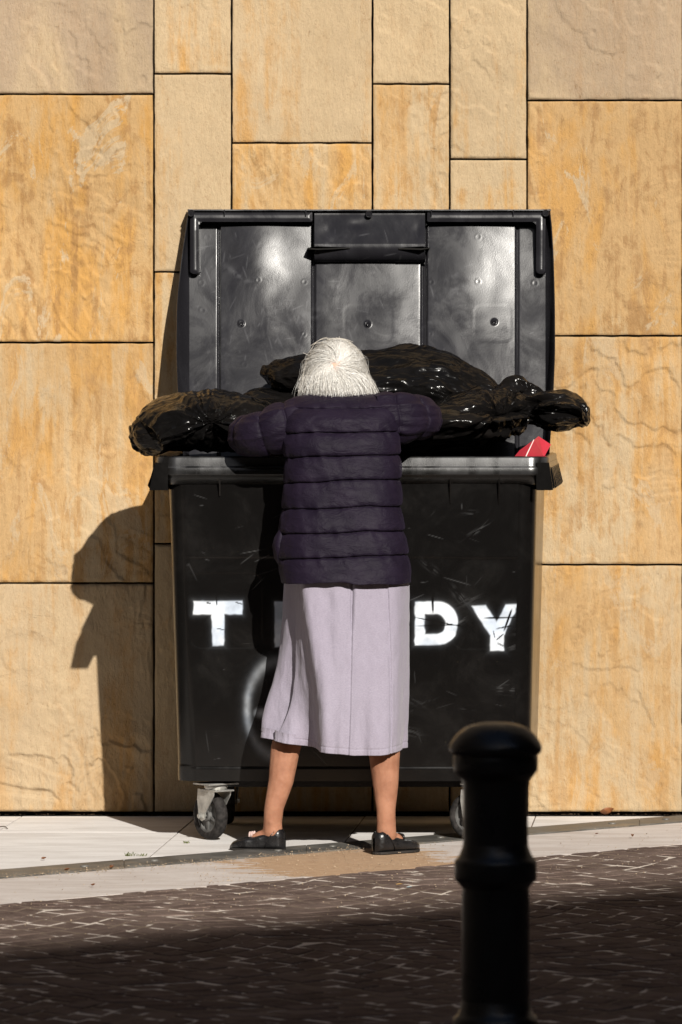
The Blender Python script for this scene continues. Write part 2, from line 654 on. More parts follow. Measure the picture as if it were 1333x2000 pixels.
def mat_band(stain_c, stain_r):
    t = NT('sandy_kerb_paving')
    geo = t.n('ShaderNodeNewGeometry')
    pos = geo.outputs['Position']
    mp = t.n('ShaderNodeMapping'); t.set(mp.inputs['Vector'], pos); t.set(mp.inputs['Scale'], (1, 3, 1))
    n = t.noise(mp.outputs[0], 4, 8, 0.65, 0.5)
    col = t.mix(t.ramp(n, 0.3, 0.7), (0.43, 0.375, 0.34), (0.54, 0.495, 0.465))
    # the sandy stain round the feet
    ms = t.n('ShaderNodeMapping', vector_type='POINT'); t.set(ms.inputs['Vector'], pos)
    t.set(ms.inputs['Location'], (-stain_c[0] / stain_r[0], -stain_c[1] / stain_r[1], 0)); t.set(ms.inputs['Scale'], (1 / stain_r[0], 1 / stain_r[1], 0.0))
    ln = t.n('ShaderNodeVectorMath', operation='LENGTH'); t.set(ln.inputs[0], ms.outputs[0])
    mp2 = t.n('ShaderNodeMapping'); t.set(mp2.inputs['Vector'], pos); t.set(mp2.inputs['Scale'], (1, 2.2, 1))
    rag = t.noise(mp2.outputs[0], 7, 7, 0.7, 0.8)
    d = t.math('ADD', ln.outputs['Value'], t.math('MULTIPLY_ADD', rag, 2.2, -1.1))
    st = t.ramp(d, 1.08, 0.92)
    sandc = t.mix(t.ramp(t.noise(mp2.outputs[0], 30, 6, 0.7), 0.35, 0.7), (0.42, 0.27, 0.15), (0.30, 0.175, 0.088))
    col = t.mix(t.math('MULTIPLY', st, 0.85), col, sandc)
    sp = t.ramp(t.noise(pos, 130, 4, 0.7), 0.58, 0.72)
    col = t.mix(t.math('MULTIPLY', sp, 0.4), col, (0.26, 0.19, 0.13))
    return t.out(col, 0.85, t.bump(t.math('MULTIPLY', t.noise(pos, 90, 5, 0.7), 0.0018)), 0.06)


def mat_sett():
    t = NT('brown_sett')
    geo = t.n('ShaderNodeNewGeometry')
    pos = geo.outputs['Position']
    oi = t.n('ShaderNodeObjectInfo')
    v = t.noise(pos, 5.5, 4, 0.7)
    col = t.mix(t.ramp(v, 0.35, 0.65), (0.075, 0.053, 0.046), (0.150, 0.112, 0.096))
    col = t.mix(t.math('MULTIPLY', oi.outputs['Random'], 0.4), col, (0.095, 0.062, 0.052))
    mp2 = t.n('ShaderNodeMapping'); t.set(mp2.inputs['Vector'], pos); t.set(mp2.inputs['Scale'], (1, 3, 1))
    dust = t.ramp(t.noise(mp2.outputs[0], 13, 8, 0.75, 0.6), 0.47, 0.72)
    col = t.mix(t.math('MULTIPLY', dust, 0.5), col, (0.20, 0.145, 0.115))
    sp = t.ramp(t.noise(pos, 210, 4, 0.7), 0.56, 0.68)
    col = t.mix(t.math('MULTIPLY', sp, 0.4), col, (0.26, 0.21, 0.17))
    h = t.math('ADD', t.math('MULTIPLY', t.noise(pos, 55, 5, 0.7), 0.004), t.math('MULTIPLY', t.noise(pos, 240, 3), 0.0008))
    return t.out(col, 0.9, t.bump(h), 0.03)


def mat_joint():
    t = NT('sett_joint_sand')
    geo = t.n('ShaderNodeNewGeometry')
    pos = geo.outputs['Position']
    n = t.noise(pos, 7.5, 4, 0.6, 0.3)
    col = t.mix(t.ramp(n, 0.50, 0.55), (0.155, 0.118, 0.092), (0.54, 0.48, 0.42))
    return t.out(col, 0.9, t.bump(t.math('MULTIPLY', t.noise(pos, 120, 4), 0.002)), 0.02)


def mat_metal_strip():
    t = NT('grey_drain_metal')
    c = t.coord()
    n = t.noise(c, 9, 6, 0.65)
    col = t.mix(t.ramp(n, 0.35, 0.7), (0.085, 0.080, 0.072), (0.155, 0.145, 0.130))
    d = t.ramp(t.noise(c, 4, 7, 0.75), 0.50, 0.66)
    col = t.mix(t.math('MULTIPLY', d, 0.6), col, (0.26, 0.20, 0.14))
    return t.out(col, t.ramp(n, 0.3, 0.7, 0.42, 0.62), t.bump(t.math('MULTIPLY', t.noise(c, 160, 3), 0.0006)), 0.5, 0.25)


M = {}
M['stone'] = mat_sandstone()
M['bin'] = mat_bin()
M['lid'] = mat_lid()
M['bag'] = mat_bag()
M['jacket'] = mat_jacket()
M['skirt'] = mat_skirt()
M['skin'] = mat_skin()
M['hair'] = mat_hair()
M['slab'] = mat_slab()
M['sett'] = mat_sett()
M['joint'] = mat_joint()
M['strip'] = mat_metal_strip()
M['cavity'] = mat_simple('dark_cavity', (0.012, 0.011, 0.010), 0.9, 0.2)
M['ground'] = mat_simple('asphalt', (0.045, 0.041, 0.038), 0.9, 0.05, var=0.3, vs=3, bump=0.003)
M['leather'] = mat_simple('black_leather', (0.0085, 0.008, 0.0085), 0.30, 0.5, var=0.35, vs=25, bump=0.0022, bs=45)
M['sole'] = mat_simple('dark_sole', (0.022, 0.019, 0.017), 0.7, 0.3)
M['bow'] = mat_simple('pale_pink_ribbon', (0.45, 0.33, 0.30), 0.6, 0.3, bump=0.003, bs=120)
M['rubber'] = mat_simple('grey_black_rubber', (0.021, 0.0185, 0.0175), 0.78, 0.2, var=0.6, vs=55, bump=0.0018, bs=150)
M['zinc'] = mat_simple('zinc_plate', (0.50, 0.49, 0.46), 0.42, 0.5, 0.75, var=0.3, vs=25, bump=0.0006)
M['hub'] = mat_simple('grey_wheel_hub', (0.09, 0.088, 0.085), 0.5, 0.4, var=0.3, vs=30)
M['boll'] = mat_simple('black_cast_iron', (0.0050, 0.0050, 0.0055), 0.33, 0.40, var=0.3, vs=10, bump=0.0015, bs=25)
M['red'] = mat_simple('red_card', (0.50, 0.035, 0.055), 0.42, 0.5, var=0.08, vs=10)
M['lip'] = mat_simple('white_card_edge', (0.7, 0.55, 0.52), 0.7, 0.3)
M['gravel'] = mat_simple('sand_grain', (0.34, 0.26, 0.18), 0.85, 0.2, var=0.6, vs=45)
M['leaf'] = mat_simple('dry_leaf', (0.17, 0.060, 0.018), 0.6, 0.4, var=0.5, vs=40, bump=0.002)
M['grass'] = mat_simple('grass_blade', (0.075, 0.085, 0.022), 0.6, 0.3, var=0.4, vs=50)
M['dirt'] = mat_simple('joint_dirt', (0.16, 0.125, 0.10), 0.95, 0.05, var=0.5, vs=25)
M['twig'] = mat_simple('twig', (0.05, 0.030, 0.016), 0.8, 0.3)
M['yellow'] = mat_simple('yellow_wrapper', (0.60, 0.36, 0.10), 0.5, 0.4)
M['blue'] = mat_simple('blue_wrapper', (0.20, 0.30, 0.33), 0.5, 0.4)
M['plaster'] = mat_simple('brown_plaster', (0.085, 0.068, 0.055), 0.9, 0.2, var=0.15, vs=0.7)
M['glass'] = mat_simple('window_glass', (0.03, 0.035, 0.04), 0.08, 0.5, var=0.1)
M['frame'] = mat_simple('window_frame', (0.10, 0.085, 0.07), 0.6, 0.4)

# ------------------------------------------------------------------ ground
m = MB()
m.box(-400, 400, -400, 400, -0.9, -0.030)
tag(m.build('ground', M['ground']), kind='structure')

S1 = (G(0, 1699.5), G(1333, 1593))       # back edge of metal strip
S2 = (G(0, 1716), G(1333, 1606))         # front edge of metal strip
S3 = (G(0, 1766), G(1333, 1648))         # where the setts begin


def along(S, k):
    a, b = S
    return (a[0] + (b[0] - a[0]) * k, a[1] + (b[1] - a[1]) * k)


def ext(S, k0=-2.0, k1=3.0):
    return along(S, k0), along(S, k1)


# pale slabs by the wall
pave = empty('pavement', (0, -0.5, 0)); tag(pave, kind='structure')
m = MB()
m.box(-2.4, 2.5, -3.4, -0.002, -0.029, -0.0035)
m.build('bedding', M['dirt'], pave)
rows = [-0.02, -0.60, -1.41, -2.22, -3.03, -3.84, -4.65]
xj = [-2.20, -1.66, -1.07, -0.50, 0.045, 0.60, 1.14, 1.70, 2.3]
for r in range(len(rows) - 1):
    y1, y0 = rows[r] - 0.0022, rows[r + 1] + 0.0022
    for i in range(len(xj) - 1):
        if r >= 1 and i in (0,):
            pass
        tl = 0.072
        f = lambda x, y: (x + (y + 0.47) * tl, y)
        poly = [f(xj[i] + 0.0022, y0), f(xj[i + 1] - 0.0022, y0), f(xj[i + 1] - 0.0022, y1), f(xj[i] + 0.0022, y1)]
        poly = clip(poly, *S1)
        if len(poly) < 3:
            continue
        cx = sum(p[0] for p in poly) / len(poly); cy = sum(p[1] for p in poly) / len(poly)
        if abs(cx) > 3.2:
            continue
        m = MB()
        dz = random.uniform(-0.0005, 0.0005)
        m.prism([(p[0] - cx, p[1] - cy) for p in poly], -0.0033, dz, b=0.0008)
        o = m.build('slab', M['slab'], None)
        o.parent = pave
        o.location = (cx - pave.location.x, cy - pave.location.y, 0)

# metal drain strip, plate by plate
strip = empty('drain_cover_strip', (0, -1.2, 0)); tag(strip, kind='structure')
ks = [-0.5, -0.17, 0.165, 0.42, 0.655, 0.93, 1.2, 1.5]
for i in range(len(ks) - 1):
    e = 0.0003
    a0, a1 = along(S1, ks[i] + e), along(S1, ks[i + 1] - e)
    b0, b1 = along(S2, ks[i] + e), along(S2, ks[i + 1] - e)
    # pull the edges in a little
    def mid(p, q, t): return (p[0] + (q[0] - p[0]) * t, p[1] + (q[1] - p[1]) * t)
    poly = [mid(b0, a0, 0.03), mid(b1, a1, 0.03), mid(a1, b1, 0.03), mid(a0, b0, 0.03)]
    m = MB()
    m.prism(poly, -0.012, 0.0030, b=0.0008)
    pl = m.build('metal_plate', M['strip'], strip)
    for kk in (0.16, 0.84):
        kq = ks[i] + (ks[i + 1] - ks[i]) * kk
        c0 = mid(along(S1, kq), along(S2, kq), 0.5)
        m = MB()
        z = 0.0030
        m.lathe([(0.013, z - 0.001), (0.013, z + 0.002), (0.009, z + 0.0045), (0.0, z + 0.005)], 12, Matrix.Translation((c0[0], c0[1], 0)), cap=False)
        m.build('bolt', M['strip'], pl, smooth=True)

# pale kerb band between strip and setts
st_c = G(672, 1684)
M['band'] = mat_band(st_c, (0.33, 0.50))
band = empty('kerb_paving', (0, -1.6, 0)); tag(band, kind='structure')
kb = [-0.6, -0.06, 0.47, 1.04, 1.6]
for i in range(len(kb) - 1):
    a0, a1 = along(S2, kb[i] + 0.0001), along(S2, kb[i + 1] - 0.0001)
    b0, b1 = along(S3, kb[i] + 0.0161), along(S3, kb[i + 1] + 0.0159)
    m = MB()
    m.prism([b0, b1, a1, a0], -0.012, -0.0010)
    m.build('kerb_slab', M['band'], band)

# setts in segmental arcs
road = empty('sett_road', (0, -3.0, 0)); tag(road, kind='structure')
o3 = Vector(S3[0]); u3 = (Vector(S3[1]) - o3).normalized(); v3 = Vector((u3.y, -u3.x))   # v3 towards camera side
if v3.y > 0: v3 = -v3
m = MB()
pA = o3 - u3 * 6 - v3 * 0.12; pB = o3 + u3 * 9 - v3 * 0.12
poly = [tuple(pA + v3 * 11.5), tuple(pB + v3 * 11.5), tuple(pB), tuple(pA)]
m.prism(poly, -0.028, -0.0026)
m.build('joint_bed', M['joint'], road)
arcs = []


def arc(x, BW=1.15, H=0.20):
    t = (x / BW) % 1.0 * 2 - 1
    return H * (1 - t * t)


setts = []
for k in range(-3, 92):
    x = -3.2 + (k % 2) * 0.055 + random.uniform(-0.02, 0.02)
    while x < 5.6:
        w = random.uniform(0.082, 0.128)
        g = 0.0048 + random.uniform(0, 0.0060)
        h0, h1 = k * 0.088 + g * 0.9, (k + 1) * 0.088 - 0.0030
        cs = []
        for (xx, yy) in ((x + g, h0), (x + w - g, h0), (x + w - g, h1), (x + g, h1)):
            yy2 = yy - 0.26 + arc(xx) + random.uniform(-0.0035, 0.0035)
            xx2 = xx + random.uniform(-0.0035, 0.0035) + 0.03 * math.sin(yy * 2.1)
            p = o3 + u3 * xx2 + v3 * yy2
            cs.append((p.x, p.y))
        cs = cs[::-1] if True else cs
        # orientation CCW
        A = sum(cs[i][0] * cs[(i + 1) % 4][1] - cs[(i + 1) % 4][0] * cs[i][1] for i in range(4))
        if A < 0: cs = cs[::-1]
        # stay on the road side of the kerb line
        cs2 = clip(cs, tuple(o3 + u3 * 20 + v3 * 0.0006), tuple(o3 - u3 * 20 + v3 * 0.0006))
        if len(cs2) >= 3:
            cx = sum(p[0] for p in cs2) / len(cs2); cy = sum(p[1] for p in cs2) / len(cs2)
            area = abs(sum(cs2[i][0] * cs2[(i + 1) % len(cs2)][1] - cs2[(i + 1) % len(cs2)][0] * cs2[i][1] for i in range(len(cs2)))) / 2
            if area > 0.0002 and -2.9 < cx < 3.4 and -7.2 < cy < 0:
                setts.append((cx, cy, cs2))
        x += w


def sett_mesh(cs, cx, cy):
    n = len(cs)
    zt = random.uniform(-0.0015, 0.0015) - 0.0008
    tl = (random.uniform(-0.012, 0.012), random.uniform(-0.012, 0.012))
    loc = [(p[0] - cx, p[1] - cy) for p in cs]
    v = []
    for s_, z in ((1.0, -0.0135), (0.995, -0.0030), (0.95, -0.0002), (0.72, 0.0006)):
        for (x, y) in loc:
            v.append((x * s_, y * s_, zt + z + (x * tl[0] + y * tl[1] if z > -0.01 else 0)))
    v.append((0, 0, zt + 0.0008))
    f = []
    for r in range(3):
        for i in range(n):
            j = (i + 1) % n
            f.append((r * n + i, r * n + j, (r + 1) * n + j, (r + 1) * n + i))
    for i in range(n):
        f.append((3 * n + i, 3 * n + (i + 1) % n, 4 * n))
    return v, f


def inview(cx, cy):
    D = CAM_D + cy
    px = HX + cx * FPX / D
    py = HY + CAM_H * FPX / D
    return -10 < px < 1343 and py < 2010, py


vis = sorted([s for s in setts if inview(s[0], s[1])[0]], key=lambda s: -inview(s[0], s[1])[1])
near = set(id(s) for s in vis[:296])
rest = MB()
for s in setts:
    v, f = sett_mesh(s[2], s[0], s[1])
    if id(s) in near:
        q = MB(); q.add(v, f)
        o = q.build('sett', M['sett'], None, angle=40)
        o.parent = road
        o.location = (s[0] - road.location.x, s[1] - road.location.y, 0)
    else:
        rest.add([(a + s[0], b + s[1], c) for a, b, c in v], f)
o = rest.build('sett_paving', M['sett'], road, angle=40)
tag(o, kind='stuff')

# grit along the strip and over the kerb band
def grit(name, n, fn, rmin, rmax, mat, seed):
    rg = np.random.RandomState(seed)
    ico = np.array([(0, 0, 1), (1, 0, 0), (0, 1, 0), (-1, 0, 0), (0, -1, 0), (0, 0, -1)], float)
    fc = np.array([(0, 1, 2), (0, 2, 3), (0, 3, 4), (0, 4, 1), (5, 2, 1), (5, 3, 2), (5, 4, 3), (5, 1, 4)])
    V = []; F = []
    for i in range(n):
        x, y = fn(rg)
        r = rmin + (rmax - rmin) * rg.rand() ** 3
        sc = np.array([r * rg.uniform(.7, 1.4), r * rg.uniform(.7, 1.4), r * rg.uniform(.5, .9)])
        a = rg.rand() * 6.28
        R = np.array([[math.cos(a), -math.sin(a), 0], [math.sin(a), math.cos(a), 0], [0, 0, 1]])
        p = (ico * (0.8 + 0.4 * rg.rand(6, 1)) * sc) @ R.T + np.array([x, y, 0.004 + r * 0.25])
        V.append(p); F.append(fc + 6 * i)
    me = mesh_from(np.concatenate(V), np.concatenate(F))
    o = link(name, me, mat, None, False)
    return tag(o, kind='stuff')


def f_edge(rg):
    k = rg.rand() * 0.56 - 0.03
    p = along(S2, k)
    w = abs(rg.randn()) * 0.055
    if rg.rand() < 0.3: w = -abs(rg.randn()) * 0.03
    return p[0] + 0.5 * w, p[1] - w


def f_feet(rg):
    x = rg.uniform(380, 1000) if rg.rand() < .75 else rg.uniform(0, 1333)
    b = 1716 - 0.0825 * x; c = 1766 - 0.0885 * x
    y = b + (c - b) * rg.rand() ** 0.8
    return G(x, y)


def f_road(rg):
    x = rg.uniform(0, 1333)
    c = 1766 - 0.0885 * x
    return G(x, c + abs(rg.randn()) * 45)


tag(grit('gravel', 800, f_edge, 0.0010, 0.0030, M['gravel'], 3), 'sandy grit strewn along the grey metal drain strip', 'grit')
tag(grit('sand', 1300, f_feet, 0.0008, 0.0026, M['gravel'], 4), 'sand grains scattered over the stained kerb paving', 'sand')
tag(grit('grit', 700, f_road, 0.0008, 0.0027, M['gravel'], 5), 'pale grit scattered over the brown setts', 'grit')

# ------------------------------------------------------------------ sandstone wall
wall = empty('stone_wall', (0, 0.1, 0), 'tall wall clad in ochre sandstone panels with dark open joints', 'wall')
m = MB()
m.box(-7, 7, 0.036, 0.40, 0.0, 9.0)
m.build('backing', M['cavity'], wall)
SW = FPX / CAM_D


def wx(x): return (x - HX) / SW
def wz(y): return CAM_H - (y - HY) / SW


BASE = 1593.5
cols = [
    (-180, 301, [(-420, 184, .15, .9, 1.0), (184, 669, .95, 0, 1.6), (669, 1139, .70, .1, 1.0), (1139, BASE, .22, .25, 2.0)]),
    (301, 453, [(-330, 144, .12, .1, .6), (144, 531, .08, .1, .6), (531, 1062, .45, 0, .8), (1062, BASE, .2, 0, 1.0)]),
    (453, 728, [(-230, 279, .15, .15, .7), (279, 790, .68, 0, 1.0), (790, 1210, .4, 0, 1), (1210, BASE, .3, 0, 1)]),
    (728, 879, [(-280, 164, .12, .1, .8), (164, 700, .55, .1, .9), (700, 1150, .4, 0, 1), (1150, BASE, .3, 0, 1)]),
    (879, 1030, [(-200, 311, .12, .1, .8), (311, 800, .30, 0, 1.1), (800, 1300, .4, 0, 1), (1300, BASE, .3, 0, 1)]),
    (1030, 1334, [(-300, 196, .22, .85, .8), (196, 656, .92, .1, .9), (656, 1103, .62, .15, 1.1), (1103, BASE, .42, .1, .9)]),
    (1334, 1800, [(-300, 330, .3, .2, .9), (330, 656, .5, .1, .9), (656, 1180, .5, 0, 1.1), (1180, BASE, .3, .1, .9)]),
    (-480, -180, [(-300, 330, .3, .2, .9), (330, 800, .5, .1, .9), (800, BASE, .3, .1, .9)]),
]
for x0, x1, ps in cols:
    for (y0, y1, oc, gr, rv) in ps:
        g = 1.75
        X0, X1 = wx(x0 + g), wx(x1 - g)
        Z1, Z0 = wz(y0 + g), wz(y1 - (g if y1 < BASE else 0))
        if y1 == BASE: Z0 = 0.013
        cx, cz = (X0 + X1) / 2, (Z0 + Z1) / 2
        dy = random.uniform(-0.0016, 0.0016)
        vis_ = x0 > -200 and x1 < 1340
        hw, hh_ = (X1 - X0) / 2, (Z1 - Z0) / 2
        cell = 0.0045 if vis_ else 0.03
        vx0 = max(-hw, -1.30 - cx); vx1 = min(hw, 1.30 - cx)
        zt_ = min(hh_, 2.62 - cz)
        nx_ = max(3, int(2 * hw / cell)); nz_ = max(3, int(2 * hh_ / cell))
        if nz_ * nx_ > 42000:
            k_ = math.sqrt(nz_ * nx_ / 42000.0); nx_ = int(nx_ / k_); nz_ = int(nz_ / k_)
        gx_, gz_ = np.meshgrid(np.linspace(-hw, hw, nx_), np.linspace(hh_, -hh_, nz_))
        sd_ = len(wall.children) * 3.7
        p2 = np.stack([gx_ + cx, gz_ + cz, gx_ * 0 + sd_], -1)
        wr_ = np.stack([vnoise(p2 * 2.3 + 7, 3), vnoise(p2 * 2.3 + 17, 5), gx_ * 0], -1) * 0.22
        n1 = fbm((p2 + wr_) * np.array([2.6, 1.7, 1]), 11, 6)
        f1 = n1 * 2.9; f1 = f1 - np.floor(f1)
        st1 = np.where(f1 < .93, f1 / .93, (1 - f1) / .07)
        n2 = fbm((p2 + wr_ * 1.5) * np.array([6.5, 4.8, 1]), 23, 6)
        f2 = n2 * 2.0; f2 = f2 - np.floor(f2)
        st2 = np.where(f2 < .89, f2 / .89, (1 - f2) / .11)
        mk1 = sstep(-0.18, 0.20, vnoise(p2 * 2.1 + 31, 7)); mk2 = sstep(-0.08, 0.28, vnoise(p2 * 3.6 + 61, 9))
        ht_ = rv * (0.0044 * st1 * mk1 + 0.0026 * st2 * mk2) + 0.0016 * fbm(p2 * np.array([9, 5, 1]), 41, 4)
        edge_ = np.minimum(np.minimum(gx_ + hw, hw - gx_), np.minimum(gz_ + hh_, hh_ - gz_))
        fd_ = sstep(0.0, 0.006, edge_)
        Yp = -ht_ * fd_ + 0.0022 * (1 - sstep(0.0, 0.0015, edge_))
        ew_ = 1 - sstep(0.0, 0.006, edge_)
        gx_ = gx_ - np.sign(gx_) * ew_ * 0.0016 * np.clip(vnoise(p2 * 26, 51) + .2, 0, 1); gz_ = gz_ - np.sign(gz_) * ew_ * 0.0016 * np.clip(vnoise(p2 * 26, 53) + .2, 0, 1)
        gp = np.stack([gx_, Yp, gz_], -1)
        vv_ = gp.reshape(-1, 3)
        ff_ = grid_faces(nz_, nx_)[:, ::-1]
        nb = len(vv_)
        bk = np.array([(-hw, .0022, hh_), (hw, .0022, hh_), (hw, .0022, -hh_), (-hw, .0022, -hh_), (-hw, .034, hh_), (hw, .034, hh_), (hw, .034, -hh_), (-hw, .034, -hh_)])
        bf = np.array([(0, 4, 5, 1), (1, 5, 6, 2), (2, 6, 7, 3), (3, 7, 4, 0)]) + nb
        me = mesh_from(np.concatenate([vv_, bk]), np.concatenate([ff_, bf]))
        me.materials.append(M['stone'])
        sm_ = np.ones(len(me.polygons), bool); sm_[-4:] = False
        me.polygons.foreach_set('use_smooth', sm_)
        o = bpy.data.objects.new('stone_panel', me); COL.objects.link(o)
        o.parent = wall
        o.location = (cx, dy - 0.1, cz)
        o['ochre'] = float(oc); o['grey'] = float(gr); o['riven'] = float(rv)
# unseen building above and beside the cladding, made dark to bounce less light
m = MB()
m.box(-16, 9.0, 0.405, 9.0, 0.0, 17.0)
m.box(-16, 9.0, 0.036, 0.40, 9.003, 17.0)
m.box(-16, -7.003, 0.036, 0.40, 0.0, 9.0)
m.box(7.003, 9.0, 0.036, 0.40, 0.0, 9.0)
m.box(-6.99, 6.99, 0.004, 0.030, 2.95, 9.0)
m.box(-6.99, wx(-482), 0.004, 0.030, 0.0, 2.945)
m.box(wx(1802), 6.99, 0.004, 0.030, 0.0, 2.945)
m.build('unseen_dark_facade', M['plaster'], wall)
# ------------------------------------------------------------------ building across the street (it casts the shade)
u_s = Vector(G(1333, 1722)) - Vector(G(0, 1846))
u_s.normalize()
g0 = Vector(G(0, 1846))
T = 24.0
roof0 = Vector((g0.x + T * 0.287, g0.y - T * 1.0, T * 0.584))
bang = math.atan2(u_s.y, u_s.x)
bld = empty('town_house', (roof0.x, roof0.y, 0), 'long plastered town house across the street behind the viewer', 'building')
bld.rotation_euler = (0, 0, bang)
m = MB()
m.box(-55, 55, -14, 0.0, -0.02, roof0.z - 0.35)
def in_b(mb, name, mat, par=bld):
    me = bpy.data.meshes.new('m'); me.from_pydata(mb.v, [], mb.f); me.update(); me.materials.append(mat)
    o = bpy.data.objects.new(name, me); COL.objects.link(o); o.parent = par
    return o
in_b(m, 'wall', M['plaster'])
m = MB(); m.box(-55.2, 55.2, -14.2, 0.0, roof0.z - 0.347, roof0.z)
in_b(m, 'roof', M['frame'])
for fl in range(3):
    for i in range(-9, 10):
        x = i * 3.4
        m = MB(); m.box(x - 0.62, x + 0.62, 0.003, 0.07, 1.2 + fl * 3.6, 3.0 + fl * 3.6)
        w_ = in_b(m, 'window', M['frame'])
        m = MB(); m.box(x - 0.54, x + 0.54, 0.05, 0.078, 1.28 + fl * 3.6, 2.92 + fl * 3.6)
        in_b(m, 'pane', M['glass'], w_)

for (x0, x1, y0, y1, h, lab) in ((-32, -11.5, -42, -0.5, 24, 'unseen tall plastered block added at left to shut out sky light'), (11.5, 30, -12, 9, 24, 'unseen tall plastered block added at right to shut out sky light')):
    fb = empty('sky_blocker', ((x0 + x1) / 2, (y0 + y1) / 2, 0), lab, 'building')  # unseen blocks added on both sides to dim the sky light
    m = MB(); m.box(x0, x1, y0, y1, -0.02, h)
    m.build('wall', M['plaster'], fb)
    m = MB(); m.box(x0 - .2, x1 + .2, y0 - .2, y1 + .2, h + 0.003, h + .4)
    m.build('roof', M['frame'], fb)
    xf = x1 if x0 < 0 else x0
    sg = 1 if x0 < 0 else -1
    for fl_ in range(4):
        for k in range(5):
            yw = y0 + (y1 - y0) * (k + .5) / 5
            m = MB(); m.box(min(xf + sg * .003, xf + sg * .06), max(xf + sg * .003, xf + sg * .06), yw - .6, yw + .6, 1.2 + fl_ * 3.6, 3.0 + fl_ * 3.6)
            m.build('window', M['glass'], fb)

# ------------------------------------------------------------------ the waste container
BX0, BX1 = -0.527, 0.629
bin_ = empty('waste_container', (0.05, -0.6, 0), 'big black wheeled plastic waste container standing open against the sandstone wall', 'waste container')

YF_T, YF_B = -0.992, -0.935
YB_T, YB_B = -0.17, -0.24


def rrect(x0, x1, y0, y1, r, nf=60, ns=14, nc=8):
    """rounded rectangle, starts on the front (y0) left -> right, CCW seen from above"""
    pts = []
    def seg(a, b, n):
        for i in range(n):
            t = i / n
            pts.append((a[0] + (b[0] - a[0]) * t, a[1] + (b[1] - a[1]) * t))
    def cor(cx, cy, a0):
        for i in range(nc):
            a = math.radians(a0 + 90 * i / nc)
            pts.append((cx + r * math.cos(a), cy + r * math.sin(a)))
    seg((x0 + r, y0), (x1 - r, y0), nf)
    cor(x1 - r, y0 + r, -90)
    seg((x1, y0 + r), (x1, y1 - r), ns)
    cor(x1 - r, y1 - r, 0)
    seg((x1 - r, y1), (x0 + r, y1), ns)
    cor(x0 + r, y1 - r, 90)
    seg((x0, y1 - r), (x0, y0 + r), ns)
    cor(x0 + r, y0 + r, 180)
    return np.array(pts)


def box_sd(px, py, x0, x1, y0, y1, r=0.0):
    cx, cy = (x0 + x1) / 2, (y0 + y1) / 2
    qx = np.abs(px - cx) - (x1 - x0) / 2 + r
    qy = np.abs(py - cy) - (y1 - y0) / 2 + r
    return np.hypot(np.maximum(qx, 0), np.maximum(qy, 0)) + np.minimum(np.maximum(qx, qy), 0) - r


def poly_sd(px, py, poly):
    """convex polygon in pixel space (y down), any order"""
    A = sum(poly[i][0] * poly[(i + 1) % len(poly)][1] - poly[(i + 1) % len(poly)][0] * poly[i][1] for i in range(len(poly)))
    if A < 0: poly = poly[::-1]
    d = np.full(px.shape, -1e9)
    for i in range(len(poly)):
        a, b = poly[i], poly[(i + 1) % len(poly)]
        L = math.hypot(b[0] - a[0], b[1] - a[1])
        nx, ny = (b[1] - a[1]) / L, -(b[0] - a[0]) / L
        d = np.maximum(d, (px - a[0]) * nx + (py - a[1]) * ny)
    return d


def stroke(px, py, a, b, w):
    ax, ay = a; bx, by = b
    L2 = (bx - ax) ** 2 + (by - ay) ** 2 + 1e-9
    t = np.clip(((px - ax) * (bx - ax) + (py - ay) * (by - ay)) / L2, 0, 1)
    d = np.hypot(px - ax - t * (bx - ax), py - ay - t * (by - ay))
    return np.clip(1 - d / w, 0, 1) * np.sin(np.clip(t, 0.02, 0.98) * math.pi) ** 0.5


NZ = 320
zs = np.linspace(0.186, 1.115, NZ)
NFR = 440


def flank(A):
    """the right flank stands slightly open towards the wall"""
    w = np.clip((A[..., 0] - 0.30) / 0.30, 0, 1)
    A[..., 0] += w * (-0.034 + 0.062 * (A[..., 1] + 1.03) / 0.85)
    return A


ring = None
rowsP = []
for z in zs:
    t = (z - 0.19) / (1.10 - 0.19)
    x0 = -0.500 + (-0.527 + 0.500) * t
    x1 = 0.606 + (0.629 - 0.606) * t
    yf = YF_B + (YF_T - YF_B) * t
    yb = YB_B + (YB_T - YB_B) * t
    r = 0.055
    if z < 0.2: r = 0.055
    rowsP.append(np.column_stack([rrect(x0, x1, yf, yb, r, NFR), ]))
B = np.zeros((NZ, rowsP[0].shape[0], 3))
for i, z in enumerate(zs):
    B[i, :, :2] = rowsP[i]
    B[i, :, 2] = z
B = flank(B)
D_ = CAM_D + B[..., 1]
PX = HX + B[..., 0] * FPX / D_
PY = HY + (CAM_H - B[..., 2]) * FPX / D_
front = np.zeros(B.shape[:2], bool)
front[:, :NFR] = True
# relief of the front: bottom band proud, fold line, faint recessed fields
rel = 0.0016 * sstep(1498, 1501, PY) + 0.0014 * sstep(1091, 1087, PY)
rel -= 0.0007 * sstep(2.0, -1.5, box_sd(PX, PY, 372, 512, 1120, 1266, 22))
rel -= 0.0007 * sstep(2.0, -1.5, box_sd(PX, PY, 560, 862, 1088, 1262, 18))
rel -= 0.0007 * sstep(2.0, -1.5, box_sd(PX, PY, 885, 1032, 1092, 1268, 22))
rel += 0.0040 * vnoise(np.stack([B[..., 0] * 3, B[..., 2] * 0, B[..., 2] * 3], -1), 5)
# dents
B[..., 1] -= np.where(front, rel, 0)
all_band = 0.0016 * sstep(0.236, 0.232, B[..., 2])
cxb = 0.05
B[..., 0] += np.where(front, 0, np.sign(B[..., 0] - cxb) * all_band)
